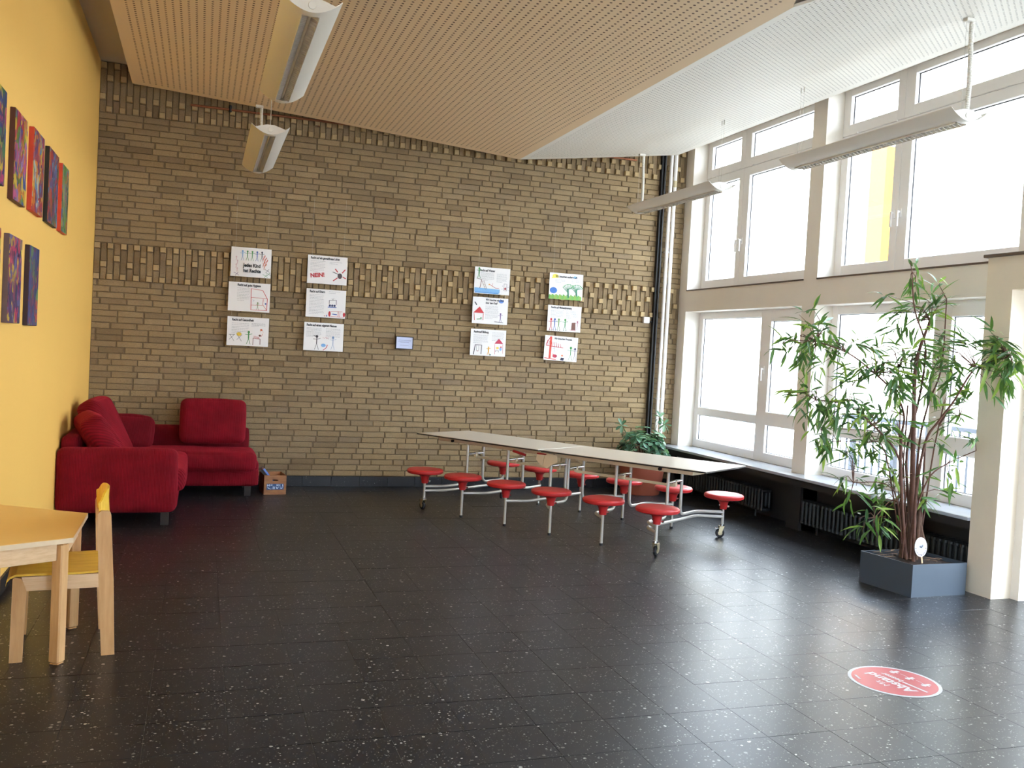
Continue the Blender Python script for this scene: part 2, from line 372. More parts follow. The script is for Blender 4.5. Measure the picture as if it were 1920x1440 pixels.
# ---------------- brick wall
wb = obj('wall_back', MB().box(XL - .25, 8.1, .013, .3, 0, ZC), M['mortar'], kind='structure')
CP = .0621; ZB0, ZB1, ZB2 = .119, 2.1062, 2.4788; ZU = 3.783
def brick_vs(x0, x1, z0, z1, y):
    """a brick front standing proud of the mortar with worn, chamfered edges"""
    c = .0035; jx = lambda: random.uniform(-.001, .001)
    A = [(x0 + jx(), z0), (x1 + jx(), z0), (x1 + jx(), z1), (x0 + jx(), z1)]
    vs = [(a, .024, b) for a, b in A] + [(a, y + c, b) for a, b in A] + [(x0 + c, y, z0 + c), (x1 - c, y, z0 + c), (x1 - c, y, z1 - c), (x0 + c, y, z1 - c)]
    fs = [(0, 1, 5, 4), (1, 2, 6, 5), (2, 3, 7, 6), (3, 0, 4, 7), (4, 5, 9, 8), (5, 6, 10, 9), (6, 7, 11, 10), (7, 4, 8, 11), (8, 9, 10, 11)]
    return vs, fs
recs = []      # (kind, x0,x1,z0,z1,y)
rb = random.Random(11)
XE = XR + .0
for c in range(53):
    z = ZB0 + c * CP if c < 32 else ZB2 + (c - 32) * CP
    x = XL - rb.choice([0, .04, .08, .125, .17, .2])
    while x < XE:
        r_ = rb.random(); ln = .25 if r_ < .86 else (.125 if r_ < .95 else (.0625 if r_ < .975 else .1875))
        a, b = max(x, XL + .002), min(x + ln - rb.choice((.008, .012, .015, .017)), XE - .002)
        if b - a > .015: recs.append(('brick', a, b, z, z + CP - rb.uniform(.006, .0085), rb.uniform(-.0025, .0025)))
        x += ln
def column(x, segs, z0, unit):      # segs: list of (start unit, length, proud)
    for (u0, n_, pr) in segs:
        za, zb = z0 + u0 * unit, z0 + (u0 + n_) * unit - .008
        if za > ZC - .02: continue
        zb = min(zb, ZC - .004)
        nm = 'header_brick' if n_ == 1 else 'upright_brick'
        recs.append((nm, x, x + .0525, za, zb, (-.036 + rb.uniform(-.006, .006)) if pr else rb.uniform(-.002, .003)))
nc = int((XE - XL) / .0625)
for i in range(nc + 1):
    x = XL + .004 + i * .0625
    if x + .05 > XE: break
    if i % 2 == 0: segs = [(0, 1, 1), (1, 4, 0), (5, 1, 1)]
    elif i % 4 == 1: segs = [(0, 2, 0), (2, 1, 1), (3, 3, 0)]
    else: segs = [(0, 3, 0), (3, 1, 1), (4, 2, 0)]
    column(x, segs, ZB1, CP)
    segs = [(0, 1, 1), (1, 4, 0), (5, 1, 1), (6, 3, 0)] if i % 2 == 1 else [(0, 2, 0), (2, 1, 1), (3, 4, 0), (7, 1, 1), (8, 1, 0)]
    column(x, segs, ZU, CP)
def hid(r):                          # behind the suspended ceiling or the sofa
    x, z = (r[1] + r[2]) / 2, (r[3] + r[4]) / 2
    zz = 4.06 - .06 * (x - 1.29) if x < 5.34 else 3.80 + .14 * (x - 5.34)
    return (x > 1.3 and z > zz + .04)
def dist(r): return (Vector(((r[1] + r[2]) / 2, 0, (r[3] + r[4]) / 2)) - Vector((2.03, -10.27, 1.58))).length
mbs = {}
for nm in ('brick', 'header_brick', 'upright_brick'):
    R_ = [r for r in recs if r[0] == nm]
    if nm == 'brick': key = lambda r: (hid(r), -round((r[2] - r[1]) / dist(r), 3), dist(r))
    else: key = lambda r: (hid(r), dist(r))
    R_.sort(key=key); far = MB()
    for n_, r in enumerate(R_):
        if n_ < 300:
            w_, h_, y_ = round(r[2] - r[1], 2), round(r[4] - r[3], 2), round(r[5], 3)
            k = (nm, w_, h_, rb.randrange(4), y_ if nm == 'header_brick' else 0)
            if k not in mbs:
                vs, fs = brick_vs(0, w_, 0, h_, k[4]); mbs[k] = MB().add(vs, fs).mesh(nm, M['header' if nm == 'header_brick' else 'brick'])
            o = inst(nm, mbs[k], wb, (r[1], 0 if nm == 'header_brick' else r[5], r[3]), scale=((r[2] - r[1]) / w_, 1, (r[4] - r[3]) / h_))
        else:
            vs, fs = brick_vs(r[1], r[2], r[3], r[4], r[5]); far.add(vs, fs)
    if far.v: obj('further_' + nm + 's', far, M['header' if nm == 'header_brick' else 'brick'], wb, kind='stuff')
# back baseboard
bb = obj('baseboard_back', MB().box(XL, XR, -.006, .012, 0, .112), M['grout'], kind='structure')
x = 1.877 - 3 * TP
while x < XR:
    a, b = max(x, XL + .02), min(x + TP, XR)
    if b - a > .03: obj('tile', MB().cbox(a + .0012, b - .0012, -.016, -.004, .0, .113, .002), M['base'], bb)
    x += TP

# ---------------- window wall
wr = MB()
XO = 8.02                                       # outer face
bays = [baycoord(k) for k in range(3)]
def pier(s0, s1, z0, z1, x0=XR): wr.box(x0, XO, -s1, -s0, z0, z1)
pier(-.02, .17, 0.0, ZC)
for k in range(2): pier(bays[k][1], bays[k + 1][0], .0, ZC)
pier(bays[2][1], 14, 0, ZC)
for k, (a, b) in enumerate(bays):
    wr.box(XR, XO, -b, -a, 2.195, 2.444)         # beam between lower and upper windows
    wr.box(XR, XO, -b, -a, 4.26, ZC)
obj('wall_right', wr, M['cream'], kind='structure')
# spandrel below the sill, recess shade put into its colour
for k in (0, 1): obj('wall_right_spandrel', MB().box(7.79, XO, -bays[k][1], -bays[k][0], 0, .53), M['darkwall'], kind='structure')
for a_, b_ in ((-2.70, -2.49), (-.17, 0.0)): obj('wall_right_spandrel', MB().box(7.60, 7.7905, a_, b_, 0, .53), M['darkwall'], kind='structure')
# column and recessed niche next to the second bay
cm = MB()
cm.box(7.45, XR + .05, -5.16, -4.93, 0, 2.455)
cm.box(7.45, XR + .05, -7.76, -5.16, 2.215, 2.455)
cm.box(7.45, XR + .05, -7.76, -7.55, 0, 2.215)
cm.box(XR + .05, XO, -5.16, -5.02, 0, 2.215); cm.box(XR + .05, XO, -7.76, -7.55, 0, 2.215); cm.box(XR + .05, XO, -7.55, -5.16, 2.215, 2.4)
obj('wall_right_column', cm, M['creamlow'], kind='structure')
obj('trim_1', MB().cbox(7.425, XR + .02, -7.8, -4.905, 2.455, 2.478, .003), M['ledge'], kind='structure')
# ledges below the upper windows
for k, (a, b) in enumerate(bays):
    obj('trim_%d' % (k + 2), MB().box(XR - .012, XR + .2, -b + .004, -a - .004, 2.4445, 2.458), M['ledge'], kind='structure')
# window sill over the radiators
si = MB(); si.cbox(7.43, 7.86, -4.926, -.002, .520, .548, .004)
obj('trim_7', si, M['sill'], kind='structure')
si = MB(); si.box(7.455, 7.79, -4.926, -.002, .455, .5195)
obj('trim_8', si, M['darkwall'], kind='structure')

# ---------------- windows
XF = 7.83
def bar(mb, s0, s1, z0, z1, d0=0.0, d1=.07, c=.005): mb.cbox(XF + d0, XF + d1, -s1, -s0, z0, z1, c)
def sash(root, s0, s1, z0, z1, g, proud=0.0, name='sash', handle=None):
    """g: list of panes (s0,s1,z0,z1); builds frame members around them, glass, glazing gasket"""
    mb = MB()
    ys = sorted(set([s0, s1])); bar(mb, s0, g[0][0], z0, z1, -proud); bar(mb, g[0][1], s1, z0, z1, -proud)
    zs = sorted(g, key=lambda q: q[2]); bar(mb, g[0][0] - .004, g[0][1] + .004, z0, zs[0][2], -proud)
    for a_, b_ in zip(zs, zs[1:]): bar(mb, a_[0] - .004, a_[1] + .004, a_[3], b_[2], -proud)
    bar(mb, zs[-1][0] - .004, zs[-1][1] + .004, zs[-1][3], z1, -proud)
    f_ = obj(name, mb, M['pvc'], root)
    for p in g:
        obj('pane', MB().box(XF + .034, XF + .040, -p[1] - .004, -p[0] + .004, p[2] - .004, p[3] + .004), M['glass'], f_)
        gm = MB(); t = .006
        for (a, b, c, d) in ((p[0], p[1], p[2], p[2] + t), (p[0], p[1], p[3] - t, p[3]), (p[0], p[0] + t, p[2], p[3]), (p[1] - t, p[1], p[2], p[3])):
            gm.box(XF + .026, XF + .033, -b, -a, c, d)
        obj('gasket', gm, M['rubber'], f_)
    if handle:
        hm = MB(); s, z = handle; hm.cbox(XF - proud - .014, XF - proud, -s - .014, -s + .014, z - .05, z + .03, .004); hm.cbox(XF - proud - .045, XF - proud - .03, -s - .011, -s + .011, z - .13, z + .01, .004)
        hm.box(XF - proud - .032, XF - proud - .01, -s - .008, -s + .008, z - .008, z + .008)
        obj('handle', hm, M['pvc'], root)
wn = 0
for k, (a, b) in enumerate(bays):
    if k != 2:                                   # lower window
        wn += 1; w_ = thing('window_%d' % wn, None, None, (XF, -(a + b) / 2, .548), kind='structure')
        sash(w_, a - .0, a + 1.41, .548, 2.2, [(a + .09, a + 1.335, .645, .944), (a + .09, a + 1.335, 1.04, 2.115)], 0, 'fixed_frame')
        sash(w_, a + 1.41, b, .548, 2.2, [(a + 1.53, b - .12, .647, .945), (a + 1.53, b - .12, 1.09, 2.066)], .006, 'sash', (a + 1.45, 1.55))
    if k == 2:
        d_ = thing('door_1', None, None, (XF, -6.35, 0), kind='structure')
        sash(d_, 5.16, 6.34, .0, 2.215, [(5.27, 6.23, .12, .92), (5.27, 6.23, 1.02, 2.10)], 0, 'door_leaf', (6.29, 1.1))
        sash(d_, 6.345, 7.55, .0, 2.215, [(6.455, 7.44, .12, .92), (6.455, 7.44, 1.02, 2.10)], 0, 'door_leaf')
    wn += 1; w_ = thing('window_%d' % wn, None, None, (XF, -(a + b) / 2, 2.458), kind='structure')
    sash(w_, a, a + .825, 2.458, 3.82, [(a + .10, a + .735, 2.583, 3.725)], .012, 'sash', (a + .785, 3.0))
    sash(w_, a + .828, b, 2.458, 3.82, [(a + .945, b - .12, 2.583, 3.725)], .012, 'sash', (a + .865, 3.0))
    sash(w_, a, a + .825, 3.825, 4.27, [(a + .10, a + .735, 3.925, 4.195)], .012, 'vent_sash')
    sash(w_, a + .828, b, 3.825, 4.27, [(a + .945, b - .12, 3.925, 4.195)], .012, 'vent_sash')
    hg = MB()
    for q in (a + .14, a + .66, a + .93, b - .3):
        hg.tube([(XF - .02, -q, 3.825), (XF - .02, -q - .09, 3.825)], .008, 8)
    obj('hinge', hg, M['pvc'], w_)

# ================================================================= SUSPENDED CEILING
def sail_mat(name, col, hole, px, py, rad, ox, oy, xa, xb, yfar):
    m_, nt, bs, sx, h = perforated(name, col, px, py, rad, ox, oy)
    inx = math_(nt, 'MULTIPLY', math_(nt, 'GREATER_THAN', sx.outputs[0], xa), math_(nt, 'LESS_THAN', sx.outputs[0], xb))
    msk = math_(nt, 'MULTIPLY', math_(nt, 'MULTIPLY', inx, math_(nt, 'LESS_THAN', sx.outputs[1], yfar)), h)
    L(nt, mix(nt, msk, col, hole), bs.inputs['Base Color']); bs.inputs['Roughness'].default_value = .6
    bump(nt, bs, math_(nt, 'SUBTRACT', 1.0, msk), .6, .01); return m_
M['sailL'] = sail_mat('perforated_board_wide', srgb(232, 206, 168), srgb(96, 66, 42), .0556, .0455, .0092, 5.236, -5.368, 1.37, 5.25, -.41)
M['sailR'] = sail_mat('perforated_board_fine', srgb(226, 222, 212), srgb(112, 104, 92), .0265, .0455, .0066, 5.418, -5.311, 5.40, 7.22, -.40)
sail = thing('suspended_ceiling', 'pale perforated acoustic ceiling folded to a low ridge below the room ceiling', 'ceiling panel', (4.3, -3, 3.757))
def slope(prof, yfar, ynear, mat):
    mb = MB(); t = .018; vs = []
    for (x, z), yn in zip(prof, ynear): vs += [(x, yfar, z), (x, yn, z), (x, yfar, z + t), (x, yn, z + t)]
    fs = [(0, 1, 3, 2)]
    for i in range(len(prof) - 1):
        a, b = 4 * i, 4 * i + 4
        fs += [(a, b, b + 1, a + 1), (a + 2, a + 3, b + 3, b + 2), (a, a + 2, b + 2, b), (a + 1, b + 1, b + 3, a + 3)]
    e = 4 * (len(prof) - 1); fs += [(e, e + 2, e + 3, e + 1)]
    obj('sloped_board', mb.add(vs, fs), mat, sail)
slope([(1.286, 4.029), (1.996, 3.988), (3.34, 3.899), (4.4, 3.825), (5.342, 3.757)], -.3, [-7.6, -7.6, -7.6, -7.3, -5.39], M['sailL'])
slope([(5.3425, 3.757), (5.9, 3.833), (6.4, 3.905), (6.833, 3.969), (7.329, 4.040)], -.3, [-5.39, -6.55, -7.6, -7.6, -7.6], M['sailR'])
hr = MB()
for x in (1.8, 3.0, 4.2, 5.2, 5.6, 6.4, 7.1):
    for y in (-.8, -3, -5.0):
        z = 4.0 if x < 2.5 else (3.93 if x < 3.6 else 3.84) if x < 5.3 else 3.757 + .142 * (x - 5.342)
        hr.tube([(x, y, z + .01), (x, y, ZC + .002)], .004, 6)
obj('hanger', hr, M['steel'], sail)

# ================================================================= PENDANT LAMPS
def pendant(cx, y0, y1, cable_far, zc, label):
    zb = 3.268; yc = (y0 + y1) / 2
    t = thing('pendant_lamp', label, 'ceiling lamp', (cx, yc, zb), 'curved white pendant lamps')
    def arc(s): return zb + .003 + .072 * (abs(s) / .152) ** 1.9
    def sheet(a, b, n, ya, yb):
        mb = MB(); vs = []; th = .005
        for i in range(n + 1):
            s = a + (b - a) * i / n; z = arc(s)
            vs += [(cx + s, ya, z), (cx + s, yb, z), (cx + s, ya, z + th), (cx + s, yb, z + th)]
        fs = [(0, 1, 3, 2)]
        for i in range(n):
            p, q = 4 * i, 4 * i + 4
            fs += [(p, q, q + 1, p + 1), (p + 2, p + 3, q + 3, q + 2), (p, p + 2, q + 2, q), (p + 1, q + 1, q + 3, p + 3)]
        e = 4 * n; fs.append((e, e + 2, e + 3, e + 1)); return mb.add(vs, fs)
    wing = sheet(-.154, -.046, 10, y0, y1); w2 = sheet(.046, .154, 10, y0, y1); wing.add(w2.v, w2.f)
    for ya, yb in ((y0, y0 + .07), (y1 - .07, y1)):
        w3 = sheet(-.046, .046, 6, ya, yb); wing.add(w3.v, w3.f)
    obj('curved_shade', wing, M['lamp'], t, smooth=30)
    bm_ = MB(); prof = [(-.125, arc(.125) + .004), (-.08, zb + .072), (-.03, zb + .086), (.03, zb + .086), (.08, zb + .072), (.125, arc(.125) + .004)]
    low = [(s, arc(s) + .006) for s in (.09, .06)] + [(.048, zb + .05), (-.048, zb + .05)] + [(s, arc(s) + .006) for s in (-.06, -.09)]
    poly = [(cx + s, z) for s, z in prof + low]; n = len(poly)
    ya, yb = y0 + .02, y1 - .02
    vs = [(x, ya, z) for x, z in poly] + [(x, yb, z) for x, z in poly]
    bm_.add(vs, [tuple(range(n)), tuple(range(2 * n - 1, n - 1, -1))] + [(i, n + i, n + (i + 1) % n, (i + 1) % n) for i in range(n)])
    hs = obj('housing', bm_, M['lamp'], t)
    for ye, sg in ((y0, 1), (y1, -1)):
        ep = MB(); pl = [(cx + s, z) for s, z in prof] + [(cx + s, arc(s) + .002) for s in (.09, .05, 0, -.05, -.09)]
        n = len(pl); e0, e1 = (ye + .016 * sg, ye + .021 * sg)
        vs = [(x, e0, z) for x, z in pl] + [(x, e1, z) for x, z in pl]
        ep.add(vs, [tuple(range(n)), tuple(range(2 * n - 1, n - 1, -1))] + [(i, n + i, n + (i + 1) % n, (i + 1) % n) for i in range(n)])
        T = Matrix.Translation((cx, ye + .014 * sg, zb + .045)) @ Matrix.Rotation(PI / 2, 4, 'X')
        e_ = obj('end_plate', ep, M['lamp'], t)
        obj('round_cap', MB().lathe([(.019, -.003), (.021, 0), (.019, .003)], n=20, T=T), M['lamp'], e_)
    # louver: side reflectors and cross blades
    a, b = y0 + .072, y1 - .072
    fr = MB()
    for s in (-1, 1):
        fr.box(cx + s * .0455 - .0012, cx + s * .0455 + .0012, a, b, zb - .002, zb + .012)
        fr.add([(cx + s * .044, a, zb + .002), (cx + s * .044, b, zb + .002), (cx + s * .030, b, zb + .045), (cx + s * .030, a, zb + .045)], [(0, 1, 2, 3)])
    fr.box(cx - .045, cx + .045, a, b, zb + .044, zb + .046)
    lv = obj('louver', fr, M['alu'], t)
    bl_ = MB(); nb = int((b - a) / .042)
    for i in range(nb + 1):
        y = a + (b - a) * i / nb
        for s in (-1, 1):
            vs = [(cx + s * .044, y - .006, zb + .002), (cx + s * .012, y - .003, zb + .014), (cx + s * .012, y - .001, zb + .04), (cx + s * .034, y - .001, zb + .04),
                  (cx + s * .044, y + .006, zb + .002), (cx + s * .012, y + .003, zb + .014), (cx + s * .012, y + .001, zb + .04), (cx + s * .034, y + .001, zb + .04)]
            bl_.add(vs, [(0, 1, 2, 3), (7, 6, 5, 4), (0, 4, 5, 1), (1, 5, 6, 2), (3, 2, 6, 7)])
    bl_.tube([(cx, a, zb + .03), (cx, b, zb + .03)], .008, 8)
    obj('louver_blades', bl_, M['alu'], t, kind='stuff')
    # suspension
    yc_ = (y1 - .03) if cable_far else (y0 + .05); yw = (y0 + .06) if cable_far else (y1 - .06)
    br = MB(); br.cbox(cx - .045, cx + .03, yc_ - .02, yc_ + .02, zc - .026, zc - .001, .004); br.tube([(cx - .04, yc_, zc - .012), (cx + .02, yc_, zc - .012)], .016, 10)
    obj('ceiling_bracket', br, M['cable'], t)
    path, rr = [], []; z0, z1 = zb + .085, zc - .02; n = 150
    for i in range(n + 1):
        f_ = i / n; path.append((cx + .02 + .006 * math.sin(f_ * 5), yc_, z0 + (z1 - z0) * f_)); rr.append(.0165 if i % 3 else .012)
    obj('spiral_cable', MB().tube(path, rr, 10), M['cable'], t, smooth=60)
    for dy in (-.022, .022):
        obj('ceiling_hook', MB().tube([(cx, yw + dy, zc - .045), (cx, yw + dy, zc + .001)], .006, 8), M['steel'], t)
        obj('suspension_wire', MB().tube([(cx, yw + dy, zb + .084), (cx, yw + dy, zc - .044)], .0013, 5), M['steel'], t)
    obj('suspension_wire', MB().tube([(cx - .03, yc_, z0), (cx - .03, yc_, zc - .02)], .0013, 5), M['steel'], t)
pendant(2.503, -2.30, -.37, True, 3.956, 'white pendant lamp hanging nearest the red sofa, in front of the brick wall')
pendant(2.503, -5.34, -3.38, False, 3.956, 'large white pendant lamp near the top edge, louver seen from below')
pendant(6.79, -2.27, -.43, True, 3.962, 'white pendant lamp in front of the white pipes at the far end of the windows')
pendant(6.79, -5.34, -3.42, False, 3.962, 'long white pendant lamp high in front of the right-hand windows')

# ================================================================= PIPES ON THE BRICK WALL
for x, mt, lb in ((7.372, 'pipe', 'left one of the two white heating pipes beside the window'), (7.434, 'pipe', 'right one of the two white heating pipes, with a small brass joint')):
    t = thing('heating_pipe', lb, 'pipe', (x, -.075, 0), 'white heating pipes in the window corner')
    obj('tube', MB().tube([(x, -.075, .0), (x, -.075, ZC - .002)], .0215, 16), M[mt], t, smooth=True)
    if x > 7.4: obj('joint', MB().tube([(x, -.075, 3.70), (x, -.075, 3.78)], .026, 14), M['brass'], t)
    for z in (1.1, 2.9): obj('pipe_clip', MB().tube([(x, -.075, z), (x, -.075, z + .025)], .024, 12).box(x - .006, x + .006, -.07, .0, z + .005, z + .02), M['pipe'], t)
t = thing('black_downpipe', 'black vertical duct running up the brick wall beside the white pipes', 'pipe', (7.285, -.05, 0))
mb = MB(); mb.cbox(7.256, 7.312, -.055, -.002, .0, ZC - .002, .006); obj('duct', mb, M['black'], t)  # flat black strip stands in for the dark shading beside the pipe
obj('tube', MB().tube([(7.294, -.068, .0), (7.294, -.068, ZC - .002)], .014, 12), M['black'], t, smooth=True)
t = thing('copper_pipe', 'thin brown copper pipe running under the ceiling edge on the brick wall', 'pipe', (1.83, -.08, 3.955))
obj('tube', MB().tube([(1.83, -.08, 3.945), (6.9, -.08, 3.97)], .012, 10), M['copper'], t, smooth=True)
for x in (2.22, 4.6): obj('pipe_clip', MB().tube([(x, -.08, 3.925), (x, -.08, 3.99)], .016, 8).box(x - .005, x + .005, -.08, .0, 3.985, 3.995), M['black'], t)
t = thing('wall_socket_box', 'small white square switch box on the bricks left of the black pipe', 'switch', (7.172, -.004, 2.066))
obj('cover', MB().cbox(7.132, 7.212, -.05, -.004, 2.028, 2.105, .006), M['paper'], t)
obj('conduit', MB().tube([(7.21, -.02, 2.05), (7.26, -.02, 2.05)], .008, 8), M['black'], t)

# ================================================================= WRITING AND DRAWINGS
def text(body, parent, size, mat, M4, sx=1.0, bold=.0, name='heading'):
    cu = bpy.data.curves.new(name, 'FONT'); cu.body = body; cu.size = size; cu.offset = bold; cu.extrude = 0.0; cu.fill_mode = 'BOTH'
    cu.resolution_u = 3; tmp = bpy.data.objects.new('tmp', cu); COL.objects.link(tmp); dg = bpy.context.evaluated_depsgraph_get(); me = bpy.data.meshes.new_from_object(tmp.evaluated_get(dg))
    bpy.data.objects.remove(tmp); me.materials.clear(); me.materials.append(mat); me.name = name
    o = link(name, me, parent); o.matrix_local = M4 @ Matrix.Diagonal((sx, 1, 1, 1)); return o
LIFT = [0]
def stroke(mb, pts, wd, P, closed=False, mi=0):
    """a painted line: pts in sheet coordinates, P maps (u,v,lift) to local space"""
    pts = [Vector((p[0], p[1])) for p in pts]
    if closed: pts = pts + [pts[0]]
    for a, b in zip(pts, pts[1:]):
        d = b - a
        if d.length < 1e-6: continue
        LIFT[0] += 1
        d.normalize(); n = Vector((-d.y, d.x)) * wd / 2; e = d * wd * .3
        q = [a - e + n, b + e + n, b + e - n, a - e - n]; mb.add([P(p.x, p.y) for p in q], [(0, 1, 2, 3)], mi)
def blob(mb, c, rx, ry, P, n=12, rot=0, mi=0):
    vs = []; LIFT[0] += 1
    for k in range(n):
        a = 2 * PI * k / n; x, y = rx * math.cos(a), ry * math.sin(a); vs.append(P(c[0] + x * math.cos(rot) - y * math.sin(rot), c[1] + x * math.sin(rot) + y * math.cos(rot)))
    mb.add(vs, [tuple(range(n))], mi)
def figure(mb, x, y, h, P, w=.006, arms=1, lean=0):
    """child's stick figure, feet at (x,y)"""
    blob(mb, (x + lean, y + h * .9), h * .09, h * .1, P)
    stroke(mb, [(x + lean, y + h * .8), (x, y + h * .42)], w * 2.2, P); stroke(mb, [(x, y + h * .42), (x - h * .13, y)], w, P); stroke(mb, [(x, y + h * .42), (x + h * .13, y)], w, P)
    stroke(mb, [(x - h * .24, y + h * (.72 if arms else .5)), (x + lean * .7, y + h * .7), (x + h * .24, y + h * (.78 if arms else .45))], w, P)
PW, PH = .425, .304
def poster(x, z, heads, label, art, lines, w=PW, h=PH, tilt=0.0, bow=.0, col=None, first=False):
    t = thing('poster', label, 'poster', (x, -.062, z), 'children\'s rights posters on the brick wall')
    n = 8; mb = MB(); vs = []
    def yy(u): return -.0 - bow * math.sin(PI * u)
    rt = Matrix.Rotation(tilt, 3, 'Y')
    def P3(u, v, lift=0.0):
        p = rt @ Vector((u * w, yy(u) - lift, v * h)); return (p.x, p.y, p.z)
    for i in range(n + 1):
        for v in (0, -1): vs.append(P3(i / n, v)); vs.append(P3(i / n, v, -.0015))
    fs = []
    for i in range(n):
        a = 4 * i; b = a + 4
        fs += [(a, a + 2, b + 2, b), (a + 1, b + 1, b + 3, a + 3), (a, b, b + 1, a + 1), (a + 2, a + 3, b + 3, b + 2)]
    fs += [(0, 1, 3, 2), (4 * n, 4 * n + 2, 4 * n + 3, 4 * n + 1)]
    sheet = obj('sheet', MB().add(vs, fs), M['paper'], t, local=True)
    P = lambda u, v, l=.0012: P3(u, -v, l + .0005)     # v measured downwards from the top edge
    for (s, u, v, size, sx) in heads:
        q = Vector(P(u, v, .0015)); q.y -= .0004 + bow * .35; M4 = Matrix.Translation(q) @ Matrix.Rotation(tilt, 4, 'Y') @ Matrix.Rotation(PI / 2, 4, 'X')
        text(s, t, size * h, ink((22, 22, 26)), M4, sx, .034 * size * h)
    lm = MB(); rl = random.Random(hash(label) % 999 if False else len(label) * 7 + int(x * 100))
    for (u0, u1, v0, v1, cnt) in lines:
        for i in range(cnt):
            v = v0 + (v1 - v0) * i / max(1, cnt - 1); u = u0; end = u1 - rl.uniform(0, .08) * (u1 - u0) - (.4 * (u1 - u0) if i == cnt - 1 else 0)
            while u < end:
                l_ = rl.uniform(.02, .06); e = min(u + l_, end); lm.add([P(u, v), P(e, v), P(e, v + .009), P(u, v + .009)], [(0, 1, 2, 3)]); u = e + .009
    if lm.v: obj('printed_lines', lm, ink((150, 150, 156)), t, local=True, kind='stuff')
    D = {}
    def g(c):
        if c not in D: D[c] = MB()
        return D[c]
    PP = lambda u, v: P(u, v, .0010 + (LIFT[0] % 40) * .00003)
    class A: pass
    art(g, PP)
    for c, m_ in D.items(): obj('drawing', m_, ink(c), t, local=True, kind='stuff')
    for u in (.1, .9):
        th = MB()
        if first: th.tube([P3(u, 0), (P3(u, 0)[0], P3(u, 0)[1], .62)], .0008, 4)
        th.tube([P3(u, 1 * -1.0), (P3(u, -1)[0], P3(u, -1)[1], -h - .05)], .0008, 4)
        obj('thread', th, M['cable'], t, local=True)
    return t
RED, BLU, GRN, BLK, YEL, ORA, BRN, LBL, PUR = (196, 38, 46), (60, 92, 170), (60, 140, 66), (40, 40, 48), (222, 188, 50), (214, 96, 40), (110, 66, 50), (120, 170, 220), (110, 84, 140)
def F(g, P, c, x, y, h, **k):  # figure with v downwards
    m = g(c); figure(m, x, 0, h, lambda u, v: P(x + (u - x) * .72, y - v), **k)
def S(g, P, c, pts, w=.012, closed=False): stroke(g(c), pts, w, P, closed)
def B(g, P, c, x, y, rx, ry, rot=0): blob(g(c), (x, y), rx, ry, P, 12, rot)
def a1(g, P):
    for i, c in enumerate((LBL, GRN, GRN, BLU, BLK)): F(g, P, c, .28 + .12 * i, .44, .34, w=.012)
    for i in range(5): F(g, P, (200, 70 + 8 * i, 50), .80 + .035 * (i % 3), .42 + .07 * i, .2, w=.01, lean=.05)
    for i in range(4): F(g, P, (214, 160, 170), .13 + .03 * (i % 2), .45 + .13 * i, .14, w=.006)
    for c, x, y in ((GRN, .86, .93), (PUR, .14, .92), (BLK, .9, .75), (GRN, .93, .86)): S(g, P, c, [(x - .06, y - .05), (x + .03, y), (x + .06, y + .04)], .01); S(g, P, c, [(x - .02, y + .05), (x + .05, y - .06)], .01)
def a2(g, P):
    S(g, P, RED, [(.54, .20), (.82, .24), (.94, .53), (.93, .93), (.55, .94), (.54, .2)], .014); S(g, P, RED, [(.55, .50), (.94, .52)], .012)
    S(g, P, RED, [(.84, .54), (.83, .73), (.93, .92)], .01); S(g, P, RED, [(.55, .77), (.83, .76)], .01)
    F(g, P, (110, 130, 70), .71, .92, .26, w=.010); B(g, P, BLU, .9, .7, .02, .03); S(g, P, BLU, [(.58, .58), (.62, .6), (.6, .64)], .005)
def a3(g, P):
    for x, c in ((.12, BLK), (.3, BLU)): S(g, P, BLK, [(x - .06, .80), (x + .06, .62)], .008); S(g, P, BLK, [(x - .05, .62), (x + .05, .84)], .008)
    S(g, P, BLK, [(.05, .63), (.19, .62)], .014); B(g, P, YEL, .29, .60, .06, .07); B(g, P, ORA, .82, .42, .03, .03); S(g, P, ORA, [(.8, .5), (.84, .4), (.87, .5)], .006)
    F(g, P, GRN, .52, .93, .46, w=.018); S(g, P, BRN, [(.63, .95), (.63, .72), (.80, .74), (.80, .93)], .014)
    for i in range(5): S(g, P, RED, [(.64, .64 + .02 * i), (.78, .68 + .015 * i)], .006)
    B(g, P, BRN, .79, .62, .03, .035); S(g, P, ORA, [(.82, .66), (.86, .55)], .008)
def a4(g, P):
    B(g, P, (86, 70, 72), .82, .68, .06, .1); S(g, P, BLK, [(.64, .55), (.78, .62)], .02)
    for q in ([(.70, .44), (.76, .54)], [(.95, .44), (.88, .56)], [(.66, .86), (.76, .75)], [(.97, .76), (.90, .70)]): S(g, P, RED, q, .028)
def a5(g, P):
    S(g, P, BLK, [(.58, .50), (.58, .38), (.76, .36), (.76, .52)], .012); S(g, P, BLK, [(.64, .30), (.67, .36), (.70, .29)], .006)
    for x in (.6, .66, .72): B(g, P, (30, 44, 90), x, .56, .028, .04)
    S(g, P, BLU, [(.56, .62), (.76, .62)], .03); B(g, P, RED, .60, .86, .03, .1); B(g, P, RED, .97, .86, .03, .08)
    S(g, P, RED, [(.63, .77), (.92, .76)], .012); S(g, P, RED, [(.63, .95), (.97, .95)], .012); S(g, P, RED, [(.82, .76), (.82, .95)], .012); S(g, P, RED, [(.87, .78), (.86, .95)], .01)
    S(g, P, BLU, [(.68, .86), (.78, .87)], .03); B(g, P, BLU, .53, .93, .012, .04); B(g, P, RED, .48, .94, .02, .012)
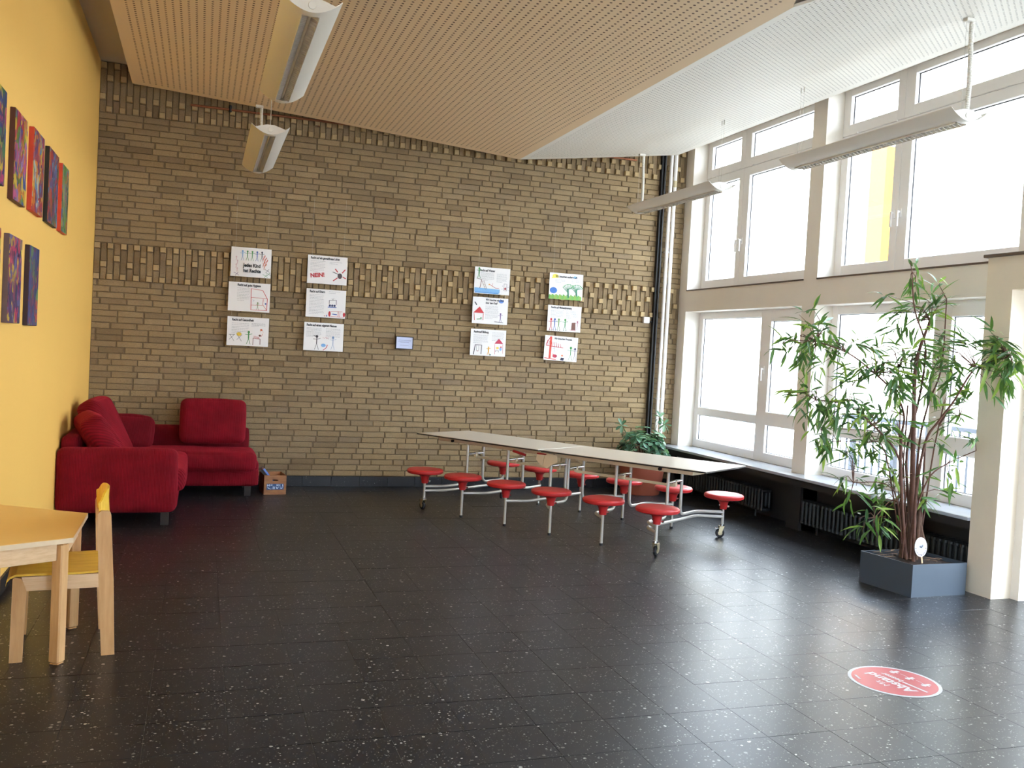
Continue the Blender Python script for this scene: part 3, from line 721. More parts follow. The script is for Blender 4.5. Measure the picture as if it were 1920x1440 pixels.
def a6(g, P):
    F(g, P, (44, 34, 40), .33, .96, .52, w=.014); S(g, P, BLK, [(.25, .46), (.32, .5)], .02); F(g, P, (120, 150, 190), .74, .94, .48, w=.01)
    B(g, P, LBL, .50, .80, .06, .06); S(g, P, RED, [(.50, .97), (.58, .88), (.60, .78)], .018); S(g, P, RED, [(.48, .52), (.53, .55)], .008); S(g, P, RED, [(.55, .50), (.58, .56), (.62, .52)], .008); B(g, P, BLK, .62, .56, .008, .01)
def a7(g, P):
    S(g, P, (120, 172, 218), [(.055, .86), (.68, .88)], .15); S(g, P, (96, 150, 206), [(.04, .955), (.68, .96)], .05)
    F(g, P, GRN, .12, .42, .40, w=.02); S(g, P, BRN, [(.06, .44), (.20, .47), (.16, .80)], .014); S(g, P, BRN, [(.20, .50), (.32, .84)], .008); S(g, P, BRN, [(.26, .50), (.36, .82)], .008)
    for i in range(5): S(g, P, BRN, [(.21 + .025 * i, .54 + .06 * i), (.27 + .022 * i, .54 + .06 * i)], .007)
    S(g, P, RED, [(.44, .64), (.60, .76), (.70, .76)], .014); B(g, P, (230, 170, 80), .42, .64, .02, .025); S(g, P, RED, [(.5, .7), (.52, .58)], .006)
    S(g, P, (70, 60, 80), [(.84, .58), (.84, .84), (.92, .84), (.92, .58)], .008, True); B(g, P, (170, 80, 80), .88, .76, .03, .05)
    for x, y in ((.80, .66), (.96, .70), (.97, .82), (.79, .78)): B(g, P, BLU, x, y, .008, .012)
def a8(g, P):
    g(RED).add([P(.03, .60), P(.20, .36), P(.33, .60)], [(0, 1, 2)]); S(g, P, RED, [(.05, .62), (.07, .88)], .014); S(g, P, RED, [(.31, .62), (.31, .86)], .014)
    S(g, P, BLK, [(.06, .20), (.11, .30)], .03); S(g, P, GRN, [(.14, .84), (.26, .82)], .03); B(g, P, GRN, .25, .78, .02, .02)
    F(g, P, PUR, .80, .90, .34, w=.014); S(g, P, BLK, [(.64, .90), (.88, .92)], .018); B(g, P, (90, 130, 200), .80, .12, .07, .07)
def a9(g, P):
    for q in ([(.10, .96), (.14, .60)], [(.14, .60), (.32, .60)], [(.32, .60), (.31, .94)]): S(g, P, BLK, q, .02)
    S(g, P, BLK, [(.18, .62), (.18, .82), (.24, .82), (.24, .62)], .007); B(g, P, RED, .21, .83, .025, .01)
    F(g, P, (226, 168, 60), .52, .94, .30, w=.02); B(g, P, (50, 110, 120), .57, .95, .025, .03)
    g((190, 40, 74)).add([P(.68, .52), P(.80, .32), P(.93, .52)], [(0, 1, 2)]); S(g, P, RED, [(.69, .54), (.70, .92)], .008); S(g, P, RED, [(.92, .54), (.93, .88)], .008)
    B(g, P, YEL, .77, .68, .035, .045); B(g, P, LBL, .86, .72, .03, .06); B(g, P, RED, .87, .64, .02, .03); S(g, P, BLK, [(.72, .83), (.72, .78), (.80, .78), (.80, .84)], .012)
def a10(g, P):
    g((236, 220, 80)).add([P(.05, .22), P(.16, .04), P(.28, .18)], [(0, 1, 2)]); B(g, P, (236, 220, 80), .17, .12, .09, .07); B(g, P, (56, 112, 190), .13, .68, .11, .12)
    B(g, P, (150, 205, 240), .76, .13, .05, .05)
    for i in range(26): S(g, P, (96 + (i * 37) % 50, 170, 74), [(.02 + i * .037, 1.0), (.03 + i * .037, .86 + .03 * math.sin(i * 2.1))], .045)
    for bx in (.58, .83):
        S(g, P, (40, 110, 84), [(bx, .92), (bx - .02, .60)], .045)
        for k in range(9):
            a = -1.2 + .3 * k; S(g, P, (50, 130, 90), [(bx - .01, .75 - .02 * k), (bx + .16 * math.sin(a), .62 - .16 * math.cos(a))], .014); B(g, P, (70, 150, 80), bx + .17 * math.sin(a), .6 - .18 * math.cos(a), .02, .02)
def a11(g, P):
    for x, c in ((.11, RED), (.22, BLU), (.34, (110, 150, 80)), (.53, GRN)): F(g, P, c, x, .96, .46, w=.016); B(g, P, BLK, x - .03, .96, .015, .012); B(g, P, BLK, x + .03, .96, .015, .012)
    g(BRN).add([P(.72, .92), P(.73, .64), P(.84, .62), P(.85, .92)], [(0, 1, 2, 3)]); S(g, P, (190, 100, 100), [(.68, .92), (.86, .95)], .016); F(g, P, (150, 60, 90), .90, .90, .34, w=.008)
def a12(g, P):
    S(g, P, (206, 66, 46), [(.18, .90), (.18, .06)], .06); S(g, P, (206, 66, 46), [(.03, .92), (.36, .96)], .03)
    S(g, P, RED, [(.17, .04), (.05, .34), (.05, .42), (.56, .46)], .02)
    for i in range(7): S(g, P, RED, [(.08 + .065 * i, .20 + .02 * i), (.10 + .065 * i, .44)], .014)
    S(g, P, BLK, [(.30, .44), (.30, .72)], .005); B(g, P, (170, 30, 60), .33, .82, .07, .07); S(g, P, RED, [(.27, .74), (.33, .88)], .02)
    B(g, P, (240, 130, 80), .55, .78, .03, .035); g((44, 40, 64)).add([P(.50, .97), P(.52, .86), P(.62, .87), P(.60, .98)], [(0, 1, 2, 3)])
    F(g, P, GRN, .80, .94, .56, w=.014); F(g, P, (90, 84, 110), .93, .94, .52, w=.012)
hb = .115
for a in [
 (2.292, 2.538, [('Jedes Kind', .31, .66, .17, .78), ('hat Rechte', .31, .84, .17, .78)], 'poster with a row of painted children, reading Jedes Kind hat Rechte', a1, [], .41, .308, 0, .010, None, True),
 (2.280, 2.171, [('Recht auf gute Hygiene', .21, .13, hb, .72)], 'poster with a red outlined bathroom, below the row of painted children', a2, [(.21, .52, .2, .62, 9)]),
 (2.282, 1.806, [('Recht auf Gesundheit', .11, .14, hb, .72)], 'poster with a green doctor and yellow stool, lowest left', a3, [(.11, .52, .22, .56, 7), (.58, .92, .2, .3, 4)]),
 (3.083, 2.519, [('Recht auf ein gewaltfreies Leben', .07, .13, hb, .68)], 'poster with NEIN! in red and a crossed-out dark blot', a4, [(.07, .44, .2, .56, 8), (.55, .9, .2, .26, 2)], PW, PH, 0, 0, None, True),
 (3.084, 2.157, [('Recht auf Eltern', .08, .13, hb, .72)], 'poster with a television above a red striped bed', a5, [(.08, .46, .2, .88, 14), (.56, .85, .06, .12, 2)]),
 (3.076, 1.794, [('Recht auf einen eigenen Namen', .06, .13, hb, .72)], 'poster with two figures and a pale blue bag, lowest of the second column', a6, [(.06, .44, .2, .5, 8), (.55, .92, .2, .52, 8)]),
 (4.957, 2.543, [('Recht auf Wasser', .14, .16, hb, .72)], 'poster with a blue pool, ladder and swimmer', a7, [(.16, .56, .22, .48, 7), (.62, .92, .22, .52, 8)], PW, PH, 0, 0, None, True),
 (4.951, 2.199, [('Wir brauchen ein Dach', .36, .12, .105, .72), ('über dem Kopf', .36, .24, .105, .72)], 'poster with a red-roofed house on its left side', a8, [(.36, .74, .32, .78, 11)]),
 (4.947, 1.832, [('Recht auf Bildung', .08, .14, hb, .72)], 'poster with a black swing frame and a pink-roofed house', a9, [(.08, .5, .22, .52, 8), (.6, .95, .1, .4, 7)]),
 (5.872, 2.547, [('Wir brauchen saubere Luft', .17, .17, hb, .72)], 'poster with two green trees, grass and a blue ball', a10, [(.17, .5, .25, .36, 4), (.66, .9, .22, .34, 4)], PW, PH, 0, 0, None, True),
 (5.872, 2.166, [('Recht auf Mitbestimmung', .09, .12, hb, .72)], 'poster with four coloured children beside a brown desk', a11, [(.09, .48, .18, .46, 9), (.55, .92, .18, .46, 8)]),
 (5.857, 1.810, [('Wir brauchen Freunde', .28, .14, hb, .72)], 'poster with a big red crane-like tree and two girls', a12, [(.24, .44, .22, .62, 9)], .42, .29, .03)]:
    poster(*a)
# the red hand-written word
pt = [o for o in sc.objects if o.get('label', '').startswith('poster with NEIN')][0]
text('NEIN!', pt, .062, ink(RED), Matrix.Translation((.035, -.004, -.242)) @ Matrix.Rotation(-.12, 4, 'Y') @ Matrix.Rotation(PI / 2, 4, 'X'), .95, .0022, 'hand_lettering')

t = thing('framed_notice', 'small pale lilac framed notice alone in the middle of the brick wall', 'sign', (4.188, -.03, 1.627))
mb = MB()
for a_, b_, c_, d_ in ((4.088, 4.288, 1.555, 1.563), (4.088, 4.288, 1.69, 1.698), (4.088, 4.096, 1.563, 1.69), (4.28, 4.288, 1.563, 1.69)): mb.cbox(a_, b_, -.045, -.005, c_, d_, .0015)
obj('frame', mb, M['black'], t)
obj('sheet', MB().box(4.096, 4.280, -.038, -.008, 1.563, 1.690), plain('lilac_paper', srgb(196, 204, 232), .4, var=.01), t)
mb = MB()
for z, a_, b_ in ((1.652, 4.12, 4.265), (1.640, 4.115, 4.262), (1.628, 4.14, 4.24), (1.597, 4.14, 4.235)): mb.box(a_, b_, -.0395, -.0385, z, z + .004)
obj('printed_lines', mb, ink((120, 126, 160)), t, kind='stuff')

# ================================================================= CANVAS PAINTINGS ON THE YELLOW WALL
def paint_mat(i, pal):
    m_, nt, bs = new_mat('abstract_paint_%d' % i); co = coords(nt, 'Object', (1, 1, 1)); n = N(nt, 'ShaderNodeTexNoise'); n.inputs['Scale'].default_value = 5; n.inputs['Detail'].default_value = 3; L(nt, co, n.inputs['Vector'])
    ad = nt.nodes.new('ShaderNodeVectorMath'); ad.operation = 'MULTIPLY_ADD'; L(nt, n.outputs['Color'], ad.inputs[0]); ad.inputs[1].default_value = (.22, .22, .22); L(nt, co, ad.inputs[2])
    off = nt.nodes.new('ShaderNodeVectorMath'); off.operation = 'ADD'; L(nt, ad.outputs[0], off.inputs[0]); off.inputs[1].default_value = (i * 3.1, i * 1.7, i * 2.3)
    mp = nt.nodes.new('ShaderNodeMapping'); mp.inputs['Scale'].default_value = (1, 1, .6); L(nt, off.outputs[0], mp.inputs[0])
    v = N(nt, 'ShaderNodeTexVoronoi'); v.inputs['Scale'].default_value = 13; L(nt, mp.outputs[0], v.inputs['Vector'])
    s = nt.nodes.new('ShaderNodeSeparateColor'); L(nt, v.outputs['Color'], s.inputs[0])
    k = len(pal); c = ramp(nt, s.outputs[0], [(j / k, srgb(*p)) for j, p in enumerate(pal)], 'CONSTANT')
    v2 = N(nt, 'ShaderNodeTexVoronoi'); v2.inputs['Scale'].default_value = 34; L(nt, mp.outputs[0], v2.inputs['Vector']); s2 = nt.nodes.new('ShaderNodeSeparateColor'); L(nt, v2.outputs['Color'], s2.inputs[0])
    c2 = ramp(nt, s2.outputs[1], [(j / k, srgb(*p)) for j, p in enumerate(pal[::-1])], 'CONSTANT')
    L(nt, mix(nt, math_(nt, 'GREATER_THAN', s2.outputs[0], .68), c, c2), bs.inputs['Base Color']); bs.inputs['Roughness'].default_value = .45
    bump(nt, bs, v2.outputs['Distance'], .4, .004); return m_
mixp = [(200, 40, 60), (240, 130, 50), (90, 60, 130), (250, 210, 60), (110, 150, 60), (220, 90, 150), (60, 90, 170), (170, 130, 190)]
pal = {0: [(40, 60, 140), (90, 50, 120), (210, 60, 120), (240, 210, 60), (60, 130, 90), (70, 50, 90)], 1: mixp, 2: [(214, 60, 50), (240, 140, 50), (90, 160, 210), (250, 210, 80), (190, 40, 80), (120, 70, 130), (220, 220, 200)],
       3: [(80, 50, 100), (200, 60, 60), (90, 130, 70), (120, 90, 150), (210, 110, 60), (110, 170, 210)], 4: [(110, 170, 70), (90, 140, 210), (190, 190, 120), (220, 110, 60), (150, 120, 110), (60, 110, 90)],
       5: [(90, 50, 130), (150, 60, 100), (60, 50, 100), (220, 60, 110), (240, 200, 70), (110, 110, 170)], 6: [(40, 50, 120), (60, 70, 160), (120, 50, 110), (220, 80, 70), (60, 110, 150), (110, 160, 90)], 7: [(200, 60, 50), (230, 120, 50), (100, 60, 120), (240, 200, 80)]}
P_ = [(0, -4.95, -4.655, 2.322, 2.822, (40, 70, 60), 'blue and violet abstract canvas at the picture edge, upper row'),
      (1, -4.40, -4.025, 2.292, 2.804, (84, 40, 32), 'pink and yellow abstract canvas with a dark brown side, upper row'),
      (2, -3.80, -3.40, 2.308, 2.824, (196, 62, 38), 'red and sky-blue abstract canvas between a brown-sided and a black-sided one'),
      (3, -3.18, -2.745, 2.308, 2.824, (28, 26, 26), 'violet and green abstract canvas with a black side, upper row'),
      (4, -2.54, -2.205, 2.314, 2.820, (204, 66, 36), 'green and blue abstract canvas with a red side, nearest the brick corner'),
      (5, -4.45, -4.07, 1.595, 2.095, (96, 78, 84), 'violet abstract canvas with a pink figure, lower row'),
      (6, -3.80, -3.455, 1.588, 2.092, (50, 30, 44), 'dark blue abstract canvas, the last of the lower row'),
      (7, -5.02, -4.685, 1.60, 2.098, (130, 60, 120), 'red and violet abstract canvas cut by the picture edge, lower row')]
pal = {k: [tuple(int(c * .8) for c in p) for p in v] for k, v in pal.items()}
for i, y0, y1, z0, z1, sd, lb in P_:
    t = thing('canvas_painting', lb, 'painting', (XL, (y0 + y1) / 2, z0), 'abstract canvases on the yellow wall')
    hy, hz = (y1 - y0) / 2, (z1 - z0)
    obj('stretcher_side', MB().cbox(0.0005, .029, -hy, hy, 0, hz, .002), plain('canvas_side_%d' % i, srgb(*sd), .6, var=.2, vs=20), t, local=True)
    fr = obj('painted_front', MB().box(.0291, .0310, -hy + .002, hy - .002, .002, hz - .002), paint_mat(i, pal[i]), t, local=True)
    br = MB(); rp = random.Random(i * 5 + 1); Pp = lambda u, v: (.0316, -hy + u * 2 * hy, v * hz)
    obs = {}
    for _ in range(9):
        c = rp.choice(pal[i]); obs.setdefault(c, MB()); u, v = rp.uniform(.15, .85), rp.uniform(.1, .9); a_ = rp.uniform(0, PI)
        pts = [(u, v)]
        for s_ in range(4): a_ += rp.uniform(-.7, .7); pts.append((min(.97, max(.03, pts[-1][0] + .07 * math.cos(a_))), min(.97, max(.03, pts[-1][1] + .09 * math.sin(a_)))))
        stroke(obs[c], pts, rp.uniform(.02, .055), Pp)
    for c, m_ in obs.items(): obj('brush_strokes', m_, ink(c), t, local=True, kind='stuff')

# ================================================================= CORNER SOFA
sf = thing('corner_sofa', 'red corduroy L-shaped corner sofa between the yellow and the brick wall', 'sofa', (1.45, -.9, 0))
def soft(name, c, h, r, n, puff, mat, parent, seed=0, dent=0.0, rot=None, T=None):
    Mx = Matrix.Translation(c) @ (rot or Matrix.Identity(4)); return obj(name, rbox(h[0], h[1], h[2], r, n, puff, dent, seed, Mx), mat, parent, smooth=70)
soft('armrest', (1.428, -2.085, .365), (.458, .085, .262), .055, 14, .01, M['cordx'], sf, 1, .0015)
soft('backrest', (1.045, -1.03, .40), (.075, .97, .31), .06, 12, .006, M['cordx'], sf, 2)
soft('backrest', (1.83, -.105, .375), (.72, .07, .272), .05, 12, .004, M['corddark'], sf, 3)
soft('base', (1.46, -1.31, .19), (.43, .70, .088), .03, 10, .0, M['cordy'], sf, 4)
soft('base', (1.83, -.365, .19), (.80, .335, .088), .03, 12, .0, M['cordx'], sf, 5)
soft('seat_cushion', (1.52, -1.345, .352), (.43, .655, .098), .06, 16, .028, M['cordd'], sf, 6, .003)
soft('seat_cushion', (1.88, -.455, .345), (.72, .315, .095), .06, 16, .030, M['cordx'], sf, 7, .003)
soft('fold_piece', (2.585, -.40, .255), (.045, .27, .10), .04, 8, .0, M['cordx'], sf, 8)
for x, y in ((1.80, -2.12), (1.02, -2.12), (1.82, -.66), (2.53, -.63), (2.53, -.12), (1.02, -.12)):
    obj('foot', MB().prism([(x - .032, y - .028), (x + .032, y - .028), (x + .032, y + .028), (x - .032, y + .028)], .0, .105), M['footwood'], sf)
def cushion(lb, c, h, rot, mat, seed, dent=.006, puff=.05, grp='loose red corduroy cushions'):
    t = thing('cushion', lb, 'cushion', c, grp)
    o = obj('cover', rbox(h[0], h[1], h[2], .055, 18, puff, dent, seed), mat, t, smooth=75, local=True); t.rotation_euler = rot; return t
cushion('large square red cushion upright against the brick wall, alone on the right of the sofa', (2.178, -.285, .712), (.318, .095, .222), (-.10, 0, .02), M['cordx'], 21, .002, .02)
cushion('front red cushion slumped against the yellow wall, right behind the armrest', (1.285, -1.74, .62), (.10, .26, .275), (0, -.60, .24), M['cordd'], 22, .014, .05)
cushion('taller red cushion leaning behind the front one on the yellow wall side', (1.235, -1.06, .68), (.10, .28, .285), (0, -.46, -.12), M['cordd'], 23, .014, .05)
cushion('small dark red cushion in the sofa corner, facing the room', (1.405, -.36, .595), (.205, .065, .16), (-.20, .07, .10), M['corddark'], 24, .008, .03)

# ================================================================= CRATE AND BOOKS
cr = thing('wooden_crate', 'small brown wooden crate with a blue patterned label, on the floor beside the sofa', 'crate', (2.79, -.42, 0))
T = Matrix.Translation((2.79, -.43, 0)) @ Matrix.Rotation(.10, 4, 'Z')
cw, cd, ch, th = .112, .15, .198, .009
hole = [(.028, .0), (.02, .008), (-.02, .008), (-.028, .0), (-.02, -.008), (.02, -.008)]
mb = MB(); zc_ = .148
# front board built round its hand hole
o8 = [(-cw, 0), (cw, 0), (cw, ch), (-cw, ch)]
def board_with_hole(y0, y1):
    b = MB(); n = 6; hp = [(hx, zc_ + hz) for hx, hz in hole]
    out = [(cw, zc_), (cw, ch), (-cw, ch), (-cw, zc_), (-cw, .008), (cw, .008)]
    vs = [(x, y0, z) for x, z in out] + [(x, y0, z) for x, z in hp] + [(x, y1, z) for x, z in out] + [(x, y1, z) for x, z in hp]
    fs = []
    for i in range(6):
        j = (i + 1) % 6; fs += [(i, 6 + i, 6 + j, j), (12 + i, 12 + j, 18 + j, 18 + i), (i, j, 12 + j, 12 + i), (6 + i, 18 + i, 18 + j, 6 + j)]
    return b.add([T @ Vector(v) for v in vs], fs)
obj('board', board_with_hole(-cd, -cd + th), M['crate'], cr); obj('board', board_with_hole(cd - th, cd), M['cratein'], cr)
for s in (-1, 1): obj('board', MB().cbox(min(s * cw, s * (cw - th)), max(s * cw, s * (cw - th)), -cd + th, cd - th, .008, ch, .002, T=T), M['cratein'], cr)
obj('bottom_board', MB().cbox(-cw, cw, -cd, cd, .0, .008, .001, T=T), M['crate'], cr)
lb = obj('label_plate', MB().box(-.086, .086, -cd - .0022, -cd, .052, .112, T=T), plain('blue_label', srgb(34, 70, 120), .4, var=.4, vs=60), cr)
mb = MB(); rp = random.Random(4); PL = lambda u, v: tuple(T @ Vector((-.083 + .166 * u, -cd - .0032, .055 + .054 * v)))
for q in ([(.03, .95), (.03, .6), (.16, .95), (.16, .6)], [(.22, .95), (.3, .95), (.3, .72), (.22, .72)], [(.38, .55), (.38, .05)], [(.46, .05), (.46, .5)], [(.56, .5), (.62, .06), (.70, .5)], [(.60, .95), (.60, .7), (.68, .7), (.68, .95)], [(.78, .95), (.78, .6), (.86, .6)], [(.80, .3), (.88, .08), (.95, .32), (.8, .3)], [(.12, .3), (.2, .06), (.3, .12)], [(.95, .95), (.96, .5)], [(.05, .4), (.1, .15)]): stroke(mb, q, .045, PL)
obj('label_pattern', mb, ink((206, 220, 238)), lb, kind='stuff')
def book(lb, c, dims, rot, col, pg):
    t = thing('book', lb, 'book', c, 'books leaning in the wooden crate'); w_, d_, h_ = dims
    obj('cover', MB().cbox(-w_, -w_ + .003, -d_, d_, -h_, h_, .001).cbox(w_ - .003, w_, -d_, d_, -h_, h_, .001).cbox(-w_ + .003, w_ - .003, -d_, -d_ + .003, -h_, h_, .001), plain('book_%s' % lb[:5], srgb(*col), .4, var=.1), t, local=True)
    obj('pages', MB().box(-w_ + .003, w_ - .003, -d_ + .003, d_ - .004, -h_ + .003, h_ - .003), M['paper'], t, local=True); t.rotation_euler = rot
book('blue book leaning left out of the wooden crate', (2.752, -.46, .168), (.010, .085, .118), (0, -.66, .08), (96, 128, 200), 0)
book('black book leaning behind the blue one in the wooden crate', (2.728, -.44, .160), (.009, .085, .112), (0, -.72, .08), (34, 30, 34), 0)

# ================================================================= FOLDING CANTEEN TABLE WITH STOOLS
U = Vector((.549, -.836, 0)).normalized(); V = Vector((-U.y, U.x, 0)); O = Vector((4.137, -1.484, 0))
def G(a, b, z): p = O + U * a + V * b; return (p.x, p.y, z)
TM = Matrix(((U.x, V.x, 0, O.x), (U.y, V.y, 0, O.y), (0, 0, 1, 0), (0, 0, 0, 1)))
ct = thing('folding_canteen_table', 'long pale folding canteen table on castors with twelve attached red round stools', 'table', G(1.2, .65, 0))
TL = TM @ Matrix.Translation((1.19, .64, 0)) @ Matrix.Rotation(-.045, 4, 'Z') @ Matrix.Translation((-1.19, -.64, 0)); TM0 = TM
for a, b, TT in ((-.42, 1.188, TL), (1.208, 2.86, TM)):
    tp = obj('tabletop', MB().cbox(a, b, .262, 1.035, .688, .704, .002, T=TT), [M['laminate']], ct)
    obj('edge_band', MB().box(a - .0012, b + .0012, .2605, 1.0365, .6885, .6995, T=TT), M['black'], tp)
for a, b, TM in ((-.24, 1.13, TL), (1.27, 2.68, TM0)):
    mb = MB()
    for v0, v1 in ((.395, .425), (.875, .905)): mb.cbox(a, b, v0, v1, .640, .6875, .003, T=TM)
    for u0 in (a, b - .03): mb.cbox(u0, u0 + .03, .425, .875, .640, .6875, .003, T=TM)
    obj('under_rail', mb, M['beige'], ct)
TM = TM0
us_n = [.0, .49, 1.015, 1.52, 2.06, 2.575]; ups = [.11, .63, 1.15, 1.35, 1.87, 2.39]; vn, vf, v1_, v2_ = .02, 1.245, .515, .765
def bend(pts, r=.06, n=5):
    P = [Vector(p) for p in pts]; out = [P[0]]
    for a, b, c in zip(P, P[1:], P[2:]):
        d1, d2 = (a - b), (c - b); k = min(r, d1.length * .45, d2.length * .45); s, e = b + d1.normalized() * k, b + d2.normalized() * k
        for i in range(n + 1): t_ = i / n; out.append((1 - t_) ** 2 * s + 2 * t_ * (1 - t_) * b + t_ * t_ * e)
    out.append(P[-1]); return out
seat_me = None; socket_me = None
for i in range(6):
    un_, up = us_n[i], ups[i]; jog = un_ + (up - un_) * 1.0; od = -1 if i < 3 else 1
    for side in (0, 1):
        v_leg, v_post, sg = (vn, v1_, 1) if side == 0 else (vf, v2_, -1)
        end = i in (0, 5)
        fr = MB(); r = .0135
        fr.tube(bend([G(un_, v_leg, .232), G(jog, v_leg + sg * .17, .232), G(jog, v_post, .232), G(jog, v_post, .636), G(jog + od * .05, v_post, .66)], .07), r, 10)
        obj('support_tube', fr, M['steel'], ct, smooth=True)
        lg = MB().tube([G(un_, v_leg, .115 if end else .012), G(un_, v_leg, .29)], .0125, 12)
        obj('leg', lg, M['steel'], ct, smooth=True)
        if not end: obj('rubber_foot', MB().lathe([(.0145, 0), (.0155, .004), (.0145, .02)], G(un_, v_leg, 0), 14), M['rubber'], ct)
        # seat: round disc on a tapered socket
        c = G(un_, v_leg, 0)
        st = MB().lathe([(.030, .262), (.034, .29), (.042, .325), (.060, .345), (.10, .356), (.160, .360), (.174, .366), (.179, .376), (.178, .390), (.170, .399), (.155, .4035), (.09, .4045), (.0, .4048)], c, 36)
        s_ = obj('stool_seat', st, M['red'], ct, smooth=35)
        bt = MB(); q = Vector(c) + Vector((.037, -.02, .285)); bt.tube([q - U * .004, q + U * .012], .009, 10); q = Vector(c) + Vector((-.037, .0, .30)); bt.tube([q - V * .01, q + V * .01], .006, 8)
        obj('bolt', bt, M['chrome'], s_)
        if end:
            ca = thing_ = obj('castor', MB().tube([G(un_, v_leg, .108), G(un_, v_leg, .125)], .022, 14), M['chrome'], ct)
            wd = Vector(G(un_, v_leg, 0)); ang = (.35, 2.6)[side] + i; ax = Vector((math.cos(ang), math.sin(ang), 0)); fw = Vector((-ax.y, ax.x, 0))
            wc = wd + fw * .018 + Vector((0, 0, .042)); Tw = Matrix.Translation(wc) @ ax.to_track_quat('Z', 'Y').to_matrix().to_4x4()
            obj('wheel', MB().lathe([(.018, -.013), (.036, -.012), (.0415, -.006), (.0415, .006), (.036, .012), (.018, .013)], n=22, T=Tw), M['rubber'], ca, smooth=30)
            obj('hub', MB().lathe([(.006, -.0155), (.020, -.0145), (.022, .0), (.020, .0145), (.006, .0155)], n=16, T=Tw), M['brass'], ca)
            fk = MB(); Tf = Matrix.Translation(wd + Vector((0, 0, 0))) @ Matrix(((ax.x, fw.x, 0, 0), (ax.y, fw.y, 0, 0), (0, 0, 1, 0), (0, 0, 0, 1)))
            for s in (-1, 1): fk.prism([(.0, .108), (.030, .100), (.034, .060), (.024, .036), (.008, .040), (-.014, .100)], s * .020 - .0015, s * .020 + .0015, Tf @ Matrix(((0, 0, 1, 0), (1, 0, 0, 0), (0, 1, 0, 0), (0, 0, 0, 1))))
            fk.cbox(-.0215, .0215, -.016, .030, .098, .108, .002, T=Tf)
            obj('fork', fk, M['brass'], ca)
            bk = MB(); bk.cbox(-.012, .012, .028, .066, .082, .090, .002, T=Tf); obj('brake_lever', bk, M['chrome'], ca)
    # cross tube between the two uprights, folding clamp
    cb = MB().tube([G(up, v1_, .535), G(up, v2_, .535)], .0115, 10); cb.tube([G(up, .62, .535), G(up, .70, .535)], .0145, 10)
    obj('cross_tube', cb, M['chrome'], ct, smooth=True)
    obj('clamp', MB().cbox(up - .014, up + .014, .628, .658, .492, .545, .003, T=TM), M['beige'], ct)
for a, b in ((0, 1), (1, 2), (3, 4), (4, 5)):
    obj('tie_bar', MB().cbox(ups[a], ups[b], .636, .648, .488, .512, .002, T=TM), M['beige'], ct)
for i in (0, 5):                                  # low double tube across each end
    u0 = us_n[i]; j = ups[i]
    obj('end_tube', MB().tube(bend([G(u0, vn, .190), G(j, vn + .17, .190), G(j, vf - .17, .190), G(u0, vf, .190)], .06), .0135, 10), M['steel'], ct, smooth=True)
for vv in (.34, .93):                            # hinge plates in the middle
    mb = MB()
    for s, pl in ((-1, [(-.10, .60), (-.09, .665), (.0, .672), (-.02, .555), (-.05, .56)]), (1, [(.004, .672), (.13, .665), (.14, .60), (.08, .57), (.03, .53), (-.015, .552)])):
        mb.prism([(1.2 + a, z) for a, z in pl], vv - .004, vv + .004, TM @ Matrix(((1, 0, 0, 0), (0, 0, 1, 0), (0, 1, 0, 0), (0, 0, 0, 1))))
    obj('hinge_plate', mb, M['beige'], ct)
    obj('lever', MB().cbox(1.12, 1.22, vv - .022, vv - .006, .655, .667, .002, T=TM), M['reddark'], ct)
obj('release_handle', MB().cbox(-.075, .075, -.012, .012, -.011, .011, .004, T=Matrix.Translation(G(.93, .30, .645)) @ Matrix.Rotation(math.atan2(U.y, U.x), 4, 'Z') @ Matrix.Rotation(.16, 4, 'Y')), M['reddark'], ct)
for a in (-.0, 2.36):
    kb = MB(); q = Vector(G(a + .02, .385, .662)); kb.tube([q, q - V * .02], .014, 12); obj('knob', kb, M['black'], ct)

# ================================================================= RADIATORS UNDER THE SILL
def radiator(ya, yb, lb):
    z0, z1, x0, x1 = .075, .315, 7.575, 7.70
    t = thing('radiator', lb, 'radiator', ((x0 + x1) / 2, (ya + yb) / 2, 0), 'dark column radiators under the window sill'); n = int(abs(yb - ya) / .058)
    cm_ = MB()
    for x in (x0 + .018, x1 - .018): cm_.tube([(x, 0, z0 + .02), (x, 0, z1 - .02)], .016, 10)
    for za, zb in ((z0, z0 + .045), (z1 - .045, z1)): cm_.cbox(x0 + .003, x1 - .003, -.0215, .0215, za, zb, .014)
    me = cm_.mesh('radiator_column', M['radiator'], ((x0 + x1) / 2, 0, 0), 40)
    for i in range(n): inst('radiator_column', me, t, (0, max(ya, yb) - .03 - i * .058 - (ya + yb) / 2, 0))
    tb = MB()
    for z in (z0 + .022, z1 - .022): tb.tube([(x1 - .06, ya, z), (x1 - .06, yb, z)], .013, 8)
    tb.tube([(x1 - .06, max(ya, yb), z0 + .022), (x1 - .06, max(ya, yb) + .04, z0 + .022), (x1 - .06, max(ya, yb) + .04, .0)], .011, 8)
    for y in (ya + .2 * (1 if yb > ya else -1), yb - .2 * (1 if yb > ya else -1)): tb.box(x1 - .005, 7.80, y - .01, y + .01, z0 + .03, z0 + .05); tb.tube([(x1 - .06, y, .001), (x1 - .06, y, z0 + .02)], .010, 8)
    obj('pipework', tb, M['radiator'], t)
radiator(-.36, -2.10, 'dark grey column radiator under the far window, behind the canteen table')
radiator(-2.73, -4.86, 'dark grey column radiator under the near window, behind the bamboo planter')

